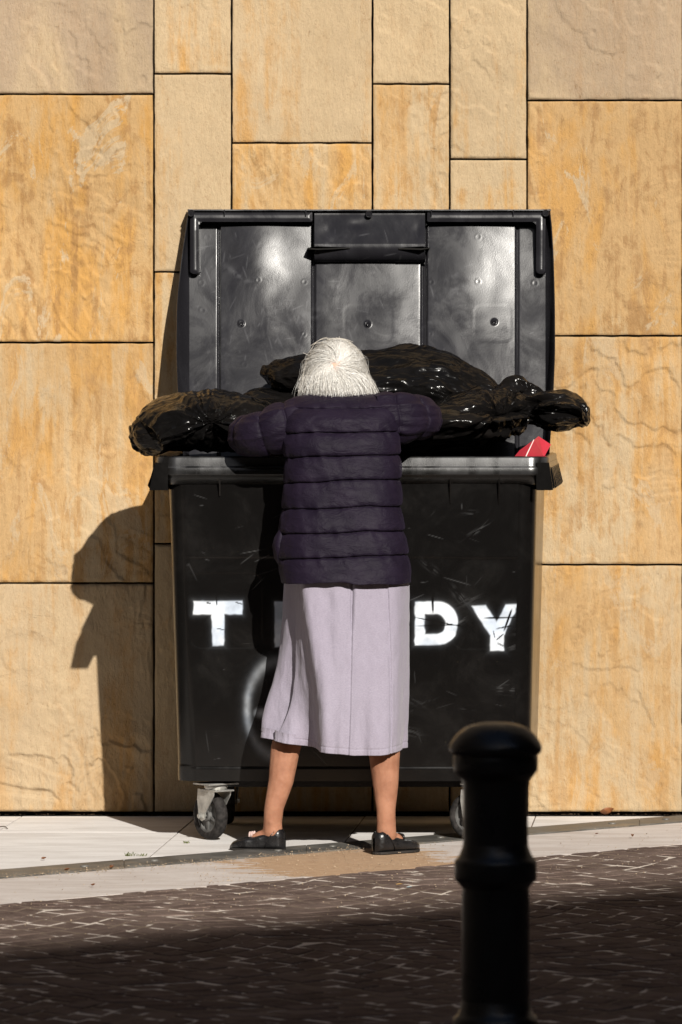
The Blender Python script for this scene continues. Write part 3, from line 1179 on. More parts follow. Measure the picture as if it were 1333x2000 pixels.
# letters, spray paint through a stencil
paint = np.zeros(PX.shape)
jx = 1.2 * vnoise(np.stack([PX / 9, PY / 9, PX * 0], -1), 8)
qx, qy = PX + jx, PY + jx * 0.7
sds = []
sds.append(np.minimum(box_sd(qx, qy, 378, 474, 1174, 1200), poly_sd(qx, qy, [(413, 1198), (439, 1198), (438, 1261), (415, 1261)])))
e = box_sd(qx, qy, 537, 559, 1175, 1263)
for y0 in (1175, 1208, 1241):
    e = np.minimum(e, box_sd(qx, qy, 537, 598, y0, y0 + 22))
sds.append(e)
for x0 in (672, 811):
    o_ = np.maximum(box_sd(qx, qy, x0 - 60, x0 + 83, 1175, 1260, 38), x0 - qx)
    i_ = np.maximum(box_sd(qx, qy, x0 - 40, x0 + 59, 1199, 1238, 18), x0 + 19 - qx)
    sds.append(np.maximum(o_, -i_))
y_ = poly_sd(qx, qy, [(921, 1183), (949, 1182), (974, 1219), (968, 1240), (957, 1240)])
y_ = np.minimum(y_, poly_sd(qx, qy, [(988, 1181), (1013, 1180), (986, 1240), (962, 1232)]))
y_ = np.minimum(y_, poly_sd(qx, qy, [(957, 1226), (984, 1226), (985, 1271), (958, 1271)]))
sds.append(y_)
for s in sds:
    paint = np.maximum(paint, sstep(1.9, -1.9, s))
    paint = np.maximum(paint, 0.07 * np.exp(-np.maximum(s, 0) / 3.5) * (s < 40))
# uneven coat
nz = fbm(np.stack([PX / 16, PY / 16, PX * 0], -1), 3, 4)
paint *= np.clip(0.93 + 0.16 * nz, 0, 1)
rg = np.random.RandomState(5)
crk = np.zeros(PX.shape)
for (a, b, w) in [((812, 1206), (905, 1224), 1.6), ((812, 1222), (905, 1221), 1.3), ((845, 1150), (846, 1196), 3.0), ((945, 1207), (1010, 1206), 1.8),
                  ((1000, 1190), (985, 1232), 2.6), ((970, 1228), (1000, 1222), 1.5), ((422, 1160), (424, 1183), 1.5), ((404, 1177), (412, 1179), 2.0),
                  ((460, 1176), (474, 1180), 1.4), ((424, 1228), (438, 1230), 1.2), ((970, 1250), (984, 1238), 1.4), ((972, 1256), (984, 1262), 1.4), ((967, 1246), (964, 1232), 1.2)]:
    crk = np.maximum(crk, np.clip(stroke(PX, PY, a, b, w) * 2.4, 0, 1))
paint *= 1 - crk
# the sprayed ring, soft
cx_, cy_, rx_, ry_ = 540, 1385, 57, 92
rr = np.hypot((PX - cx_) / rx_, (PY - cy_) / ry_)
dr = (rr - 1) * 60
ringp = np.exp(-(dr / 7.0) ** 2) * 0.19 + np.exp(-(dr / 15.0) ** 2) * 0.02
ringp *= np.where(PX < 500, 1.0 + 0.5 * np.exp(-((PX - 484) / 9) ** 2) * np.exp(-((PY - 1370) / 50) ** 2), 1.0)
ringp = np.maximum(ringp, 0.30 * np.exp(-(((PX - 513) / 15) ** 2 + ((PY - 1393) / 9) ** 2) ** 1.3))
paint = np.maximum(paint, ringp * (0.9 + 0.2 * nz))
paint = np.where(front, paint, 0)
# scuffs
scuff = np.zeros(PX.shape)
for i in range(90):
    x = rg.uniform(335, 1045); y = rg.choice([rg.uniform(965, 1180), rg.uniform(1262, 1500)])
    L = rg.uniform(4, 34) * (1 if rg.rand() < .8 else 2)
    a = rg.choice([0.0, 0.0, 0.5, -0.7, 1.3]) + rg.uniform(-.35, .35)
    s = stroke(PX[:, :NFR], PY[:, :NFR], (x, y), (x + L * math.cos(a), y + L * math.sin(a)), rg.uniform(0.9, 1.5)) * rg.uniform(.05, .32)
    scuff[:, :NFR] = np.maximum(scuff[:, :NFR], s)
for i in range(16):
    x, y = rg.uniform(790, 1040), rg.uniform(965, 1480)
    a = rg.uniform(-.6, .9)
    dx, dy = PX - x, PY - y
    u_ = dx * math.cos(a) + dy * math.sin(a); v_ = -dx * math.sin(a) + dy * math.cos(a)
    blob = np.exp(-(u_ / rg.uniform(8, 26)) ** 2 - (v_ / rg.uniform(3, 8)) ** 2)
    st = np.clip(vnoise(np.stack([u_ / 14, v_ / 1.6, u_ * 0], -1), i) * 1.6, 0, 1)
    scuff = np.maximum(scuff, blob * st * rg.uniform(.1, .4) * front)
body = grid_obj('container_body', B, M['bin'], bin_, cv=True, attrs={'paint': paint, 'scuff': scuff})
body['label'] = 'black front with white stencilled letters and sprayed ring'
# floor of the container and a low front apron below
m = MB()
m.box(-0.36, 0.47, -0.86, -0.30, 0.162, 0.187)
m.build('base_plate', M['bin'], bin_)
# inner shell
I = np.zeros((2, rowsP[0].shape[0], 3))
for i, z in enumerate((0.6, 1.13)):
    e_ = 0.034 if i == 0 else 0.012
    I[i, :, :2] = rrect(BX0 + e_, BX1 - e_, YF_T + e_ + (0.02 if i == 0 else 0), YB_T - e_ - 0.03 * (i == 0), 0.045, NFR)
    I[i, :, 2] = z
I = flank(I)
grid_obj('inner_wall', I, M['bin'], bin_, cv=True, flip=True)
m = MB(); m.box(BX0 + .05, BX1 - .09, YF_T + .04, YB_T - .06, 0.96, 1.0)
m.build('liner', M['bag'], bin_)


# rim: profile swept round the top
def sweep_rim(prof, x0, x1, y0, y1, r, nf=220):
    out = []
    for (o_, z) in prof:
        p = rrect(x0 - o_, x1 + o_, y0 - o_, y1 + o_ * 0.6, max(r + o_, 0.012), nf, 30, 8)
        out.append(np.column_stack([p, np.full(len(p), z)]))
    return np.array(out)


prof = [(-0.012, 1.105), (0.0, 1.098), (0.018, 1.108), (0.032, 1.121), (0.036, 1.127), (0.0435, 1.1268), (0.0465, 1.130), (0.0465, 1.148), (0.0445, 1.1515),
        (0.0395, 1.153), (0.0380, 1.156), (0.0380, 1.1780), (0.0350, 1.1830), (0.028, 1.1845), (0.0, 1.184), (-0.010, 1.180), (-0.012, 1.105)]
R_ = flank(sweep_rim(prof, BX0, BX1, YF_T, YB_T, 0.02))
dr_ = 0.0012 * vnoise(R_ * np.array([6, 6, 0]), 9)
R_[..., 1] += dr_
PXr = HX + R_[..., 0] * FPX / (CAM_D + R_[..., 1])
PYr = HY + (CAM_H - R_[..., 2]) * FPX / (CAM_D + R_[..., 1])
sc = np.clip(fbm(R_ * np.array([45, 45, 160]), 4, 3) * 0.7 - 0.12, 0, 0.6)
edge = np.exp(-((PYr - 912) / 1.6) ** 2) * 0.55 + np.exp(-((PYr - 894.5) / 1.5) ** 2) * 0.45 + np.exp(-((PYr - 927) / 1.2) ** 2) * 0.25
sc = np.maximum(sc * 0.22, 0.6 * edge * np.clip(0.55 + fbm(R_ * np.array([30, 30, 0]), 14, 3), 0, 1))
rim = grid_obj('rim', R_, M['bin'], bin_, cv=True, attrs={'paint': sc * 0, 'scuff': sc})
me = rim.data
me.set_sharp_from_angle(angle=math.radians(35))

# gussets under the rim
for px_, h_ in ((430, 30), (880, 42), (975, 42), (625, 36)):
    x, y, z = P(px_, 930, YF_T)
    m = MB()
    zz = 1.121
    prf = [(YF_T + 0.02, zz), (YF_T - 0.030, zz), (YF_T - 0.024, zz - 0.012), (YF_T - 0.003, zz - h_ / 640.0 * 1.25), (YF_T + 0.02, zz - h_ / 640.0 * 1.25)]
    n = len(prf)
    v = [(x - 0.0022, a, b) for a, b in prf] + [(x + 0.0022, a, b) for a, b in prf]
    f = [tuple(range(n)), tuple(range(n, 2 * n))[::-1]] + [(i, i + n, (i + 1) % n + n, (i + 1) % n) for i in range(n)]
    m.add(v, f)
    m.build('gusset', M['bin'], bin_)

# slanted lifting combs on both sides
def comb(side):
    X = BX1 if side > 0 else BX0
    m = MB()
    # flange face sloping outward to the bottom
    a, b = (X + 0.040, X + 0.052) if side > 0 else (X - 0.040, X - 0.058)
    ztop, zbot = 1.165, 1.082
    y0, y1 = -1.034, -0.215
    v = [(a, y0, ztop), (b, y0, zbot), (b - side * 0.006, y0, zbot - 0.001), (X + side * 0.001, y0, 1.105), (X + side * 0.001, y0, ztop),
         (a, y1, ztop), (b, y1, zbot), (b - side * 0.006, y1, zbot - 0.001), (X + side * 0.001, y1, 1.105), (X + side * 0.001, y1, ztop)]
    v = [(p[0], p[1], zbot - 0.001 if p[2] == 1.105 else p[2]) for p in v]
    f = [(0, 1, 2, 3, 4), (9, 8, 7, 6, 5)] + [(i, i + 5, (i + 1) % 5 + 5, (i + 1) % 5) for i in range(5)]
    if side < 0: f = [q[::-1] for q in f]
    else: v = [tuple(flank(np.array(p))) for p in v]
    m.add(v, f)
    o = m.build('lifting_comb', M['bin'], bin_)
    k = 0
    y = -0.985
    while y < -0.26:
        q = MB()
        d = 0.005 if k % 2 == 0 else 0.009
        v = []
        for yy in (y, y + 0.016):
            v += [(a - side * 0.002, yy, 1.150), (a + side * 0.007, yy, 1.150), (b + side * d, yy, zbot + 0.012), (b + side * (d - 0.004), yy, zbot + 0.004), (b - side * 0.004, yy, zbot + 0.004)]
        f = [(0, 1, 2, 3, 4), (9, 8, 7, 6, 5)] + [(i, i + 5, (i + 1) % 5 + 5, (i + 1) % 5) for i in range(5)]
        if side < 0: f = [w[::-1] for w in f]
        else: v = [tuple(flank(np.array(p))) for p in v]
        q.add(v, f)
        q.build('comb_tooth', M['bin'], o)
        y += 0.062; k += 1
comb(1); comb(-1)

# lid ---------------------------------------------------------------
NLX, NLY = 470, 300
xs = np.linspace(370, 1066, NLX)
ys = np.linspace(411, 900, NLY)
gx, gy = np.meshgrid(xs, ys)


def lidY(t):
    return -0.032 - (0.2275 * t + 0.125 * t * t)


def bowp(x, x0, x1, b):
    c = (x0 + x1) / 2; h = (x1 - x0) / 2
    return np.where((x > x0) & (x < x1), b * (1 - ((x - c) / h) ** 2), 0)


def rise(x, a, w=2.2):
    return sstep(a - w / 2, a + w / 2, x)


d = np.zeros(gx.shape)
bigL = rise(gx, 431) * (1 - rise(gx, 609)) * rise(gy, 441)
bigR = rise(gx, 834) * (1 - rise(gx, 1007)) * rise(gy, 441)
d = np.maximum(d, 0.011 * bigL + bowp(gx, 431, 609, 0.0045) * bigL)
d = np.maximum(d, 0.011 * bigR + bowp(gx, 834, 1007, 0.0045) * bigR)
cen = rise(gx, 616) * (1 - rise(gx, 822)) * rise(gy, 514)
d = np.maximum(d, 0.006 * cen + bowp(gx, 616, 822, 0.004) * cen)
for (a, b, sx, sy, A_) in ((500, 500, 42, 60, .0066), (632, 575, 36, 60, .0040), (905, 520, 50, 50, .0035), (560, 640, 60, 40, -.002), (770, 640, 50, 60, .003)):
    d += A_ * np.exp(-((gx - a) / sx) ** 2 - ((gy - b) / sy) ** 2) * rise(gy, 441)
# narrow grooves beside the fields
for g_ in (427.5, 612.5, 1010.5):
    d -= 0.005 * np.exp(-((gx - g_) / 2.0) ** 2) * rise(gy, 441)
d -= 0.008 * np.exp(-((gx - 827) / 3.2) ** 2) * rise(gy, 441)
# faint rounded recesses
for (a, b) in ((428, 520), (672, 768), (926, 1000)):
    d -= 0.00022 * sstep(4, -4, box_sd(gx, gy, a, b, 596, 668, 14))
# screw dimples / mould marks
for (a, b, r, h) in ((472, 632, 6, .003), (719, 633, 6, .003), (966, 629, 6, .003), (405, 463, 8, .0006), (595, 551, 6, .002), (505, 547, 6, .002), (843, 551, 6, .002),
                     (934, 550, 6, .002), (1045, 553, 7, .002), (934, 463, 7, .0012), (594, 653, 5, .002), (841, 652, 5, .0015), (890, 620, 14, .0004), (718, 582, 12, .0004), (478, 712, 7, .001), (396, 606, 7, .001), (394, 552, 7, .0012), (372 + 8, 748, 7, .001), (437, 745, 7, .001)):
    rr = np.hypot(gx - a, gy - b)
    h = h * (1.0 if h >= .003 else 0.12)
    d += h * np.exp(-((rr - r * 0.75) / 1.6) ** 2) - h * 0.6 * np.exp(-(rr / (r * 0.45)) ** 2)
# centre pocket : sloping face above, roll-over underneath
pk = rise(gx, 614) * (1 - rise(gx, 831)) * (1 - rise(gy, 517))
face = 0.040 + 0.022 * np.clip((gy - 420) / 58, 0, 1)
rollt = np.clip((gy - 479) / 34, 0, 1)
face = np.where(gy > 479, 0.062 * np.sqrt(np.clip(1 - rollt ** 2, 0, 1)) * 0.9 + 0.006, face)
dimp = 0.003 * (np.exp(-(((gx - 700) / 20) ** 2 + ((gy - 440) / 9) ** 2)) + np.exp(-(((gx - 640) / 12) ** 2 + ((gy - 455) / 14) ** 2)) + np.exp(-(((gx - 815) / 9) ** 2 + ((gy - 455) / 16) ** 2)))
d = np.where(pk > 0.5, np.maximum(d, face - dimp), d)
# L-shaped rails in the top corners
railL = np.minimum(box_sd(gx, gy, 371, 612, 413, 435, 3), box_sd(gx, gy, 371, 391, 413, 536, 7))
railR = np.minimum(box_sd(gx, gy, 833, 1066, 413, 435, 3), box_sd(gx, gy, 1046, 1066, 413, 536, 7))
rail = np.minimum(railL, railR)
fl_ = np.minimum(np.hypot(gx - 401, gy - 447) - 14, 99)
# fillet inside the corner
cL = np.where((gx > 388) & (gx < 401) & (gy > 432) & (gy < 447) & (np.hypot(gx - 402, gy - 448) > 14), -1.0, 9)
cR = np.where((gx > 1035) & (gx < 1049) & (gy > 432) & (gy < 447) & (np.hypot(gx - 1034, gy - 448) > 14), -1.0, 9)
rail = np.minimum(rail, np.minimum(cL, cR))
taper = 1 - 0.35 * np.clip((gy - 450) / 86, 0, 1)
rd = 0.044 * taper * sstep(0.9, -0.9, rail) + 0.004 * sstep(0, -9, rail)
d = np.where(rail < 1.0, np.maximum(d, rd), d)
# thin top lip
d = np.where(gy < 414, 0.052, d)
zg = np.zeros(gx.shape); Yg = np.zeros(gx.shape)
zt = P(0, 408, -0.05)[2]
z = CAM_H - (gy - HY) * (CAM_D - 0.1) / FPX
for it in range(3):
    t = zt - z
    Yg = lidY(t) - d
    z = CAM_H - (gy - HY) * (CAM_D + lidY(t)) / FPX
Xg = (gx - HX) * (CAM_D + lidY(zt - z)) / FPX
L = np.stack([Xg, Yg, z], -1)
scf = np.zeros(gx.shape)
rg = np.random.RandomState(21)
for i in range(170):
    x = rg.uniform(380, 1060); y = rg.uniform(445, 700)
    if rg.rand() < .45: x, y = rg.normal(530, 40), rg.normal(560, 45)
    LL = rg.uniform(5, 32)
    a = 1.57 + rg.uniform(-.5, .5) if rg.rand() < .75 else rg.uniform(-.4, .4)
    scf = np.maximum(scf, stroke(gx, gy, (x, y), (x + LL * math.cos(a), y + LL * math.sin(a)), rg.uniform(1.0, 2.0)) * rg.uniform(.1, .55))
for i in range(9):
    x, y = rg.uniform(450, 1000), rg.uniform(470, 640)
    a = rg.uniform(-.6, .6)
    u_ = (gx - x) * math.cos(a) + (gy - y) * math.sin(a); v_ = -(gx - x) * math.sin(a) + (gy - y) * math.cos(a)
    scf = np.maximum(scf, np.exp(-(u_ / rg.uniform(20, 45)) ** 2 - (v_ / rg.uniform(5, 14)) ** 2) * np.clip(.4 + fbm(np.stack([gx / 9, gy / 9, gx * 0], -1), i, 3), 0, 1) * .35)
lid = grid_obj('lid', L, M['lid'], bin_, flip=True, attrs={'scuff': scf})
lid['label'] = 'black lid swung up against the wall, scuffed inside'
lid.data.set_sharp_from_angle(angle=math.radians(38))

# side skirts of the lid and its back shell
yo = [408, 430, 500, 588, 687, 763, 900]
xl = [369.5, 366.5, 356, 346.5, 345, 348, 358]
xr = [1073, 1077, 1081, 1083.5, 1084, 1081, 1072]
dep = [0.050, 0.045, 0.035, 0.055, 0.080, 0.095, 0.10]
yy = np.linspace(408.5, 900, 90)


def lid_pt(x, y, d):
    z = CAM_H - (y - HY) * (CAM_D - 0.15) / FPX
    for it in range(3):
        Y = lidY(zt - z) - d
        z = CAM_H - (y - HY) * (CAM_D + Y) / FPX
    return np.stack([(x - HX) * (CAM_D + Y) / FPX, Y, z], -1)


def lid_side(xo, xin, sgn):
    out = []
    xo_ = np.interp(yy, yo, xo)
    # smooth
    ker = np.ones(9) / 9
    xo_ = np.convolve(np.pad(xo_, 4, mode='edge'), ker, 'valid')
    dp = np.interp(yy, yo, dep)
    xi = np.full(yy.shape, float(xin))
    secs = [(xi, dp * 0 + 0.0), (xi + (xo_ - xi) * 0.55, dp * 0.25), (xo_ - sgn * 1.2, dp * 0.97), (xo_ + sgn * 0.6, dp), (xo_ + sgn * 1.0, dp * 0.95), (xo_ * 1.0, dp * 0.3 - 0.008), (xi + (xo_ - xi) * .5, dp * 0 - 0.016), (xi - sgn * 6, dp * 0 - 0.018)]
    for (a, b) in secs:
        out.append(lid_pt(a, yy, b))
    return np.array(out)


for (xo, xin, sg) in ((xl, 370.3, -1), (xr, 1065.7, 1)):
    A = lid_side(xo, xin, sg)
    o = grid_obj('lid_skirt', A, M['lid'], lid, flip=(sg < 0))
    o.data.set_sharp_from_angle(angle=math.radians(40))
# back shell
bx_, by_ = np.meshgrid(np.linspace(368, 1068, 20), np.linspace(409, 900, 40))
A = lid_pt(bx_, by_, np.full(bx_.shape, -0.0185))
grid_obj('lid_back', A, M['lid'], lid)
A = np.array([lid_pt(np.linspace(366.5, 1077, 40), np.full(40, 409.0), np.full(40, dd)) for dd in (-0.0185, 0.0, 0.03, 0.054, 0.056)] + [lid_pt(np.linspace(366.5, 1077, 40), np.full(40, 411.5), np.full(40, dd)) for dd in (0.056, 0.050, -0.002)])
o = grid_obj('lid_edge', A, M['lid'], lid)
o.data.set_sharp_from_angle(angle=math.radians(35))
# bosses
for (a, b) in ((374, 416.5), (721, 418.5), (1066, 416.5)):
    c = lid_pt(np.array(float(a)), np.array(float(b)), np.array(0.05))
    m = MB()
    MM = Matrix.Translation(Vector(c)) @ Matrix.Rotation(math.radians(90), 4, 'X')
    m.lathe([(0.0115, -0.006), (0.0115, 0.010), (0.0105, 0.012), (0.0085, 0.012), (0.0078, 0.009), (0.0055, 0.009), (0.005, 0.012), (0.0022, 0.012), (0.0018, 0.008), (0.0, 0.008)], 24, MM, cap=False)
    m.build('boss', M['lid'], lid, angle=35)
for (a, b) in ((472, 632), (719, 633), (966, 629)):
    c = lid_pt(np.array(float(a)), np.array(float(b)), np.array(0.020))
    m = MB()
    MM = Matrix.Translation(Vector(c)) @ Matrix.Rotation(math.radians(90), 4, 'X')
    m.lathe([(0.0052, -0.008), (0.0052, 0.001), (0.0040, 0.0028), (0.0015, 0.002), (0.0, 0.001)], 16, MM, cap=False)
    m.build('screw', M['lid'], lid, angle=35)
# fins at the pocket
for (x0, x1, tip) in ((601, 684, 1), (779, 840, 0)):
    zf = [(x0, 484, .066), (x0 + (x1 - x0) * (.22 if tip else .75), 481, .084), (x1, 483.5, .066), (x1, 485, .066), (x0 + (x1 - x0) * (.25 if tip else .72), 488, .082), (x0, 486.5, .066)]
    m = MB()
    v = [tuple(lid_pt(np.array(float(a)), np.array(float(b)), np.array(c))) for a, b, c in zf] + [tuple(lid_pt(np.array(float(a)), np.array(float(b)), np.array(0.0))) for a, b, c in zf]
    n = len(zf)
    f = [tuple(range(n))[::-1], tuple(range(n, 2 * n))] + [(i, i + n, (i + 1) % n + n, (i + 1) % n)[::-1] for i in range(n)]
    m.add(v, f)
    m.build('fin', M['cavity'], lid)
# little ribs along the top rail
for a in (439, 598, 843, 1003):
    m = MB()
    c = lid_pt(np.array(float(a)), np.array(417.0), np.array(0.05))
    m.box(c[0] - .0017, c[0] + .0017, c[1] - .006, c[1] + .01, c[2] - .008, c[2] + .012)
    m.build('rib', M['lid'], lid)
# hinge tubes at the back of the rim
for x in (-0.42, 0.05, 0.52):
    m = MB()
    m.tube([(x - 0.06, -0.185, 1.19), (x + 0.06, -0.185, 1.19)], 0.016, 14)
    m.build('hinge', M['bin'], bin_, angle=40)


# castors -----------------------------------------------------------
def castor(loc, rot, name='castor'):
    R = Matrix.Rotation(rot, 4, 'Z')
    L0 = Matrix.Translation(loc) @ R
    w = empty(name, (0, 0, 0)); w.parent = bin_
    w.location = Vector(loc) - bin_.location
    T0 = L0
    rW, cz = 0.0745, 0.0745
    tr = 0.030                               # trail of the wheel behind the swivel
    # wheel axis = local X; wheel centre at (0, tr, cz)
    AX = T0 @ Matrix.Translation((0, tr, cz)) @ Matrix.Rotation(math.radians(90), 4, 'Y')
    m = MB()
    hw = 0.0195
    m.lathe([(0.052, -hw * .8), (0.060, -hw), (0.068, -hw * .92), (0.0725, -hw * .62), (rW, -hw * .25), (rW, hw * .25), (0.0725, hw * .62), (0.068, hw * .92), (0.060, hw), (0.052, hw * .8), (0.050, 0), (0.052, -hw * .8)], 48, AX, cap=False)
    m.build('tyre', M['rubber'], w, angle=50)
    m = MB()
    m.lathe([(0.0525, -0.010), (0.0525, -0.0135), (0.046, -0.0135), (0.044, -0.006), (0.018, -0.006), (0.016, -0.018), (0.008, -0.018), (0.008, 0.018), (0.016, 0.018), (0.018, 0.006), (0.044, 0.006), (0.046, 0.0135), (0.0525, 0.0135), (0.0525, 0.010)], 40, AX, cap=False)
    for k in range(5):
        Rk = AX @ Matrix.Rotation(k * 2 * math.pi / 5, 4, 'Z')
        m.box(0.014, 0.047, -0.004, 0.004, -0.012, 0.012, 0, Rk)
    m.build('hub', M['hub'], w, angle=40)
    # fork: crown plate and two tapering arms
    m = MB()
    ct = 0.172
    m.lathe([(0.034, 0.158), (0.036, 0.163), (0.036, 0.168), (0.030, ct), (0.0, ct)], 28, T0, cap=False)
    m.box(-0.0345, 0.0345, -0.050, 0.040, 0.1525, 0.1575, 0.001, T0)
    for s_ in (-1, 1):
        x0 = s_ * 0.031
        prf = [(-0.038, 0.1575), (0.052, 0.1575), (0.055, 0.125), (tr + 0.018, cz + 0.006), (tr + 0.014, cz - 0.010), (tr, cz - 0.016), (tr - 0.014, cz - 0.010), (tr - 0.019, cz + 0.010), (-0.012, 0.112), (-0.032, 0.138)]
        n = len(prf)
        v = [(x0 - 0.0016, a, b) for a, b in prf] + [(x0 + 0.0016, a, b) for a, b in prf]
        f = [tuple(range(n)), tuple(range(n, 2 * n))[::-1]] + [(i, i + n, (i + 1) % n + n, (i + 1) % n) for i in range(n)]
        v = [tuple(T0 @ Vector(q)) for q in v]
        m.add(v, f)
    m.build('fork', M['zinc'], w)
    m = MB()
    m.box(-0.055, 0.055, -0.045, 0.045, 0.1725, 0.178, 0.001, T0)
    m.build('mount_plate', M['zinc'], w)
    m = MB()
    m.lathe([(0.0, -0.046), (0.006, -0.046), (0.0085, -0.044), (0.0085, -0.034), (0.012, -0.034), (0.012, -0.0327), (0.004, -0.0327), (0.004, 0.0327), (0.012, 0.0327), (0.012, 0.034), (0.0085, 0.034), (0.0085, 0.040), (0.0, 0.041)], 6, AX, cap=False)
    m.build('axle_bolt', M['zinc'], w)
    return w


fl = P(418, 1640, -0.86)
castor((P(422, 1640, -.9)[0], -0.885, 0), math.radians(36))
castor((P(940, 1640, -.9)[0], -0.885, 0), math.radians(62))
castor((-0.36, -0.33, 0), math.radians(8))
castor((0.46, -0.33, 0), math.radians(-12))
for x in (-0.38, 0.02, 0.45):
    m = MB()
    m.box(x - .05, x + .05, -0.84, -0.30, 0.1785, 0.186)
    m.build('cross_bar', M['bin'], bin_)


# ------------------------------------------------------------------ rubbish bags
def bag(name, path, label, seed, amp=0.02, flute=10, fl_amp=0.12, nu=170, nv=190, cat='rubbish bag', aniso=1.0, pinch=(), stretch=4.5):
    """path: (x,y,z,r_side,r_up) ; closed crumpled film skin swept along it"""
    path = np.array(path, float)
    n = len(path)
    s = np.linspace(0, 1, n)
    t = np.linspace(0, 1, nu)
    # Catmull style interpolation through dense cosine easing
    def interp(col):
        out = np.zeros(nu)
        f = t * (n - 1)
        i = np.clip(f.astype(int), 0, n - 2)
        u = f - i
        p0 = col[np.clip(i - 1, 0, n - 1)]; p1 = col[i]; p2 = col[i + 1]; p3 = col[np.clip(i + 2, 0, n - 1)]
        return 0.5 * ((2 * p1) + (-p0 + p2) * u + (2 * p0 - 5 * p1 + 4 * p2 - p3) * u * u + (-p0 + 3 * p1 - 3 * p2 + p3) * u ** 3)
    C = np.stack([interp(path[:, k]) for k in range(3)], -1)
    ra = np.maximum(interp(path[:, 3]), 0.002); rb = np.maximum(interp(path[:, 4]), 0.002)
    endc = np.sqrt(np.clip(1 - (1 - np.clip(t / 0.03, 0, 1)) ** 2, 0.0004, 1)); ra = ra * endc; rb = rb * endc
    dC = np.gradient(C, axis=0)
    dC /= np.linalg.norm(dC, axis=1)[:, None]
    up = np.array([0, 0, 1.0])
    sd = np.cross(dC, up); sd /= np.linalg.norm(sd, axis=1)[:, None] + 1e-9
    u2 = np.cross(sd, dC)
    th = np.linspace(0, 2 * math.pi, nv, endpoint=False)
    T_, TH = np.meshgrid(t, th, indexing='ij')
    rg = np.random.RandomState(seed)
    # flutes gathered towards pinched places
    flt = 0
    for k in range(3):
        flt = flt + tri(TH / (2 * math.pi) * (flute + 3 * k) + 0.35 * rg.randn() + 0.8 * vnoise(np.stack([T_ * 5, TH * 0 + k, TH * 0], -1), seed + k)) * (0.6 ** k)
    rmean = np.sqrt(ra * rb)
    rel = (rmean / rmean.max())[:, None]
    k_f = fl_amp * (0.25 + 1.3 * (1 - rel))
    f = 1 + k_f * flt * 0.6
    Rr = f
    pos = C[:, None, :] + sd[:, None, :] * (ra[:, None] * Rr * np.cos(TH))[..., None] + u2[:, None, :] * (rb[:, None] * Rr * np.sin(TH))[..., None]
    nrm = sd[:, None, :] * (np.cos(TH) / ra[:, None])[..., None] + u2[:, None, :] * (np.sin(TH) / rb[:, None])[..., None]
    nrm /= np.linalg.norm(nrm, axis=-1)[..., None]
    # stretched film: sharp crests running along the bag, or fanning out of a pinched place
    arcl = np.concatenate([[0], np.cumsum(np.linalg.norm(np.diff(C, axis=0), axis=1))])[:, None] * np.ones(TH.shape)
    wq = np.stack([vnoise(pos * 6 + 3 * k, seed + 40 + k) for k in range(3)], -1) * 0.45

    def ridged(q):
        q = q + wq
        r1 = vnoise(q * 1.15, seed + 1) * 0.75
        r2 = 0.45 - np.abs(vnoise(q * 2.07 + 5, seed + 2)) * 1.5
        r3 = 0.45 - np.abs(vnoise(q * 4.3 + 9, seed + 3)) * 1.5
        return r1 * 1.0 + r2 * 0.36 + r3 * 0.08
    disp = ridged(np.stack([np.cos(TH) * 1.9, np.sin(TH) * 1.9, arcl * stretch + seed], -1)) * 0.13
    crm = np.clip(1.15 - rel * 1.25, 0, 1) * np.ones(TH.shape)
    for (px_, py_, pz_, pr_) in pinch:
        dd = np.sqrt(((pos - np.array([px_, py_, pz_])) ** 2).sum(-1))
        ang = np.arctan2(pos[..., 2] - pz_, pos[..., 0] - px_)
        w = np.exp(-(dd / (pr_ * 2.6)) ** 2)
        rr = ridged(np.stack([np.cos(ang) * 3.4, np.sin(ang) * 3.4, dd * 4], -1)) * 0.15 * np.clip(dd / 0.05, 0.15, 1)
        disp = disp * (1 - w) + rr * w - 0.20 * np.exp(-(dd / (pr_ * .55)) ** 2)
        crm = np.maximum(crm, np.exp(-(dd / pr_) ** 2))
    crm = np.maximum(crm, np.clip(vnoise(pos * 7, seed + 99) * 1.5 - 0.25, 0.18, 0.8))
    wv = np.stack([vnoise(pos * 9 + 3 * k, seed + 40 + k) for k in range(3)], -1) * 0.02
    for k, lam in enumerate((0.060, 0.042, 0.030, 0.021)):
        for j in range(2):
            nn = rg.randn(3); nn /= np.linalg.norm(nn)
            disp = disp + tri((pos + wv) @ nn / lam + rg.rand()) * lam * 0.36 * crm
    disp = disp * amp / 0.12
    lowf = fbm(pos * 5, seed + 5, 2) * 0.008
    fade = np.clip(rmean / 0.06, 0.25, 1)[:, None]
    pos = pos + nrm * ((disp + lowf) * fade)[..., None]
    return pos, crm


def bag_obj(name, pos, label, cat='rubbish bag'):
    # stay above the rim where the film lies over it
    pos, crm = pos
    o = grid_obj(name, pos, M['bag'], None, cv=True, attrs={'crumple': crm})
    o.data.set_sharp_from_angle(angle=math.radians(30))
    return tag(o, label, cat)


# left bag, hanging over the rim
def pp(x, y, Y, a, b):
    q = P(x, y, Y)
    return (q[0], q[1], q[2], a, b)


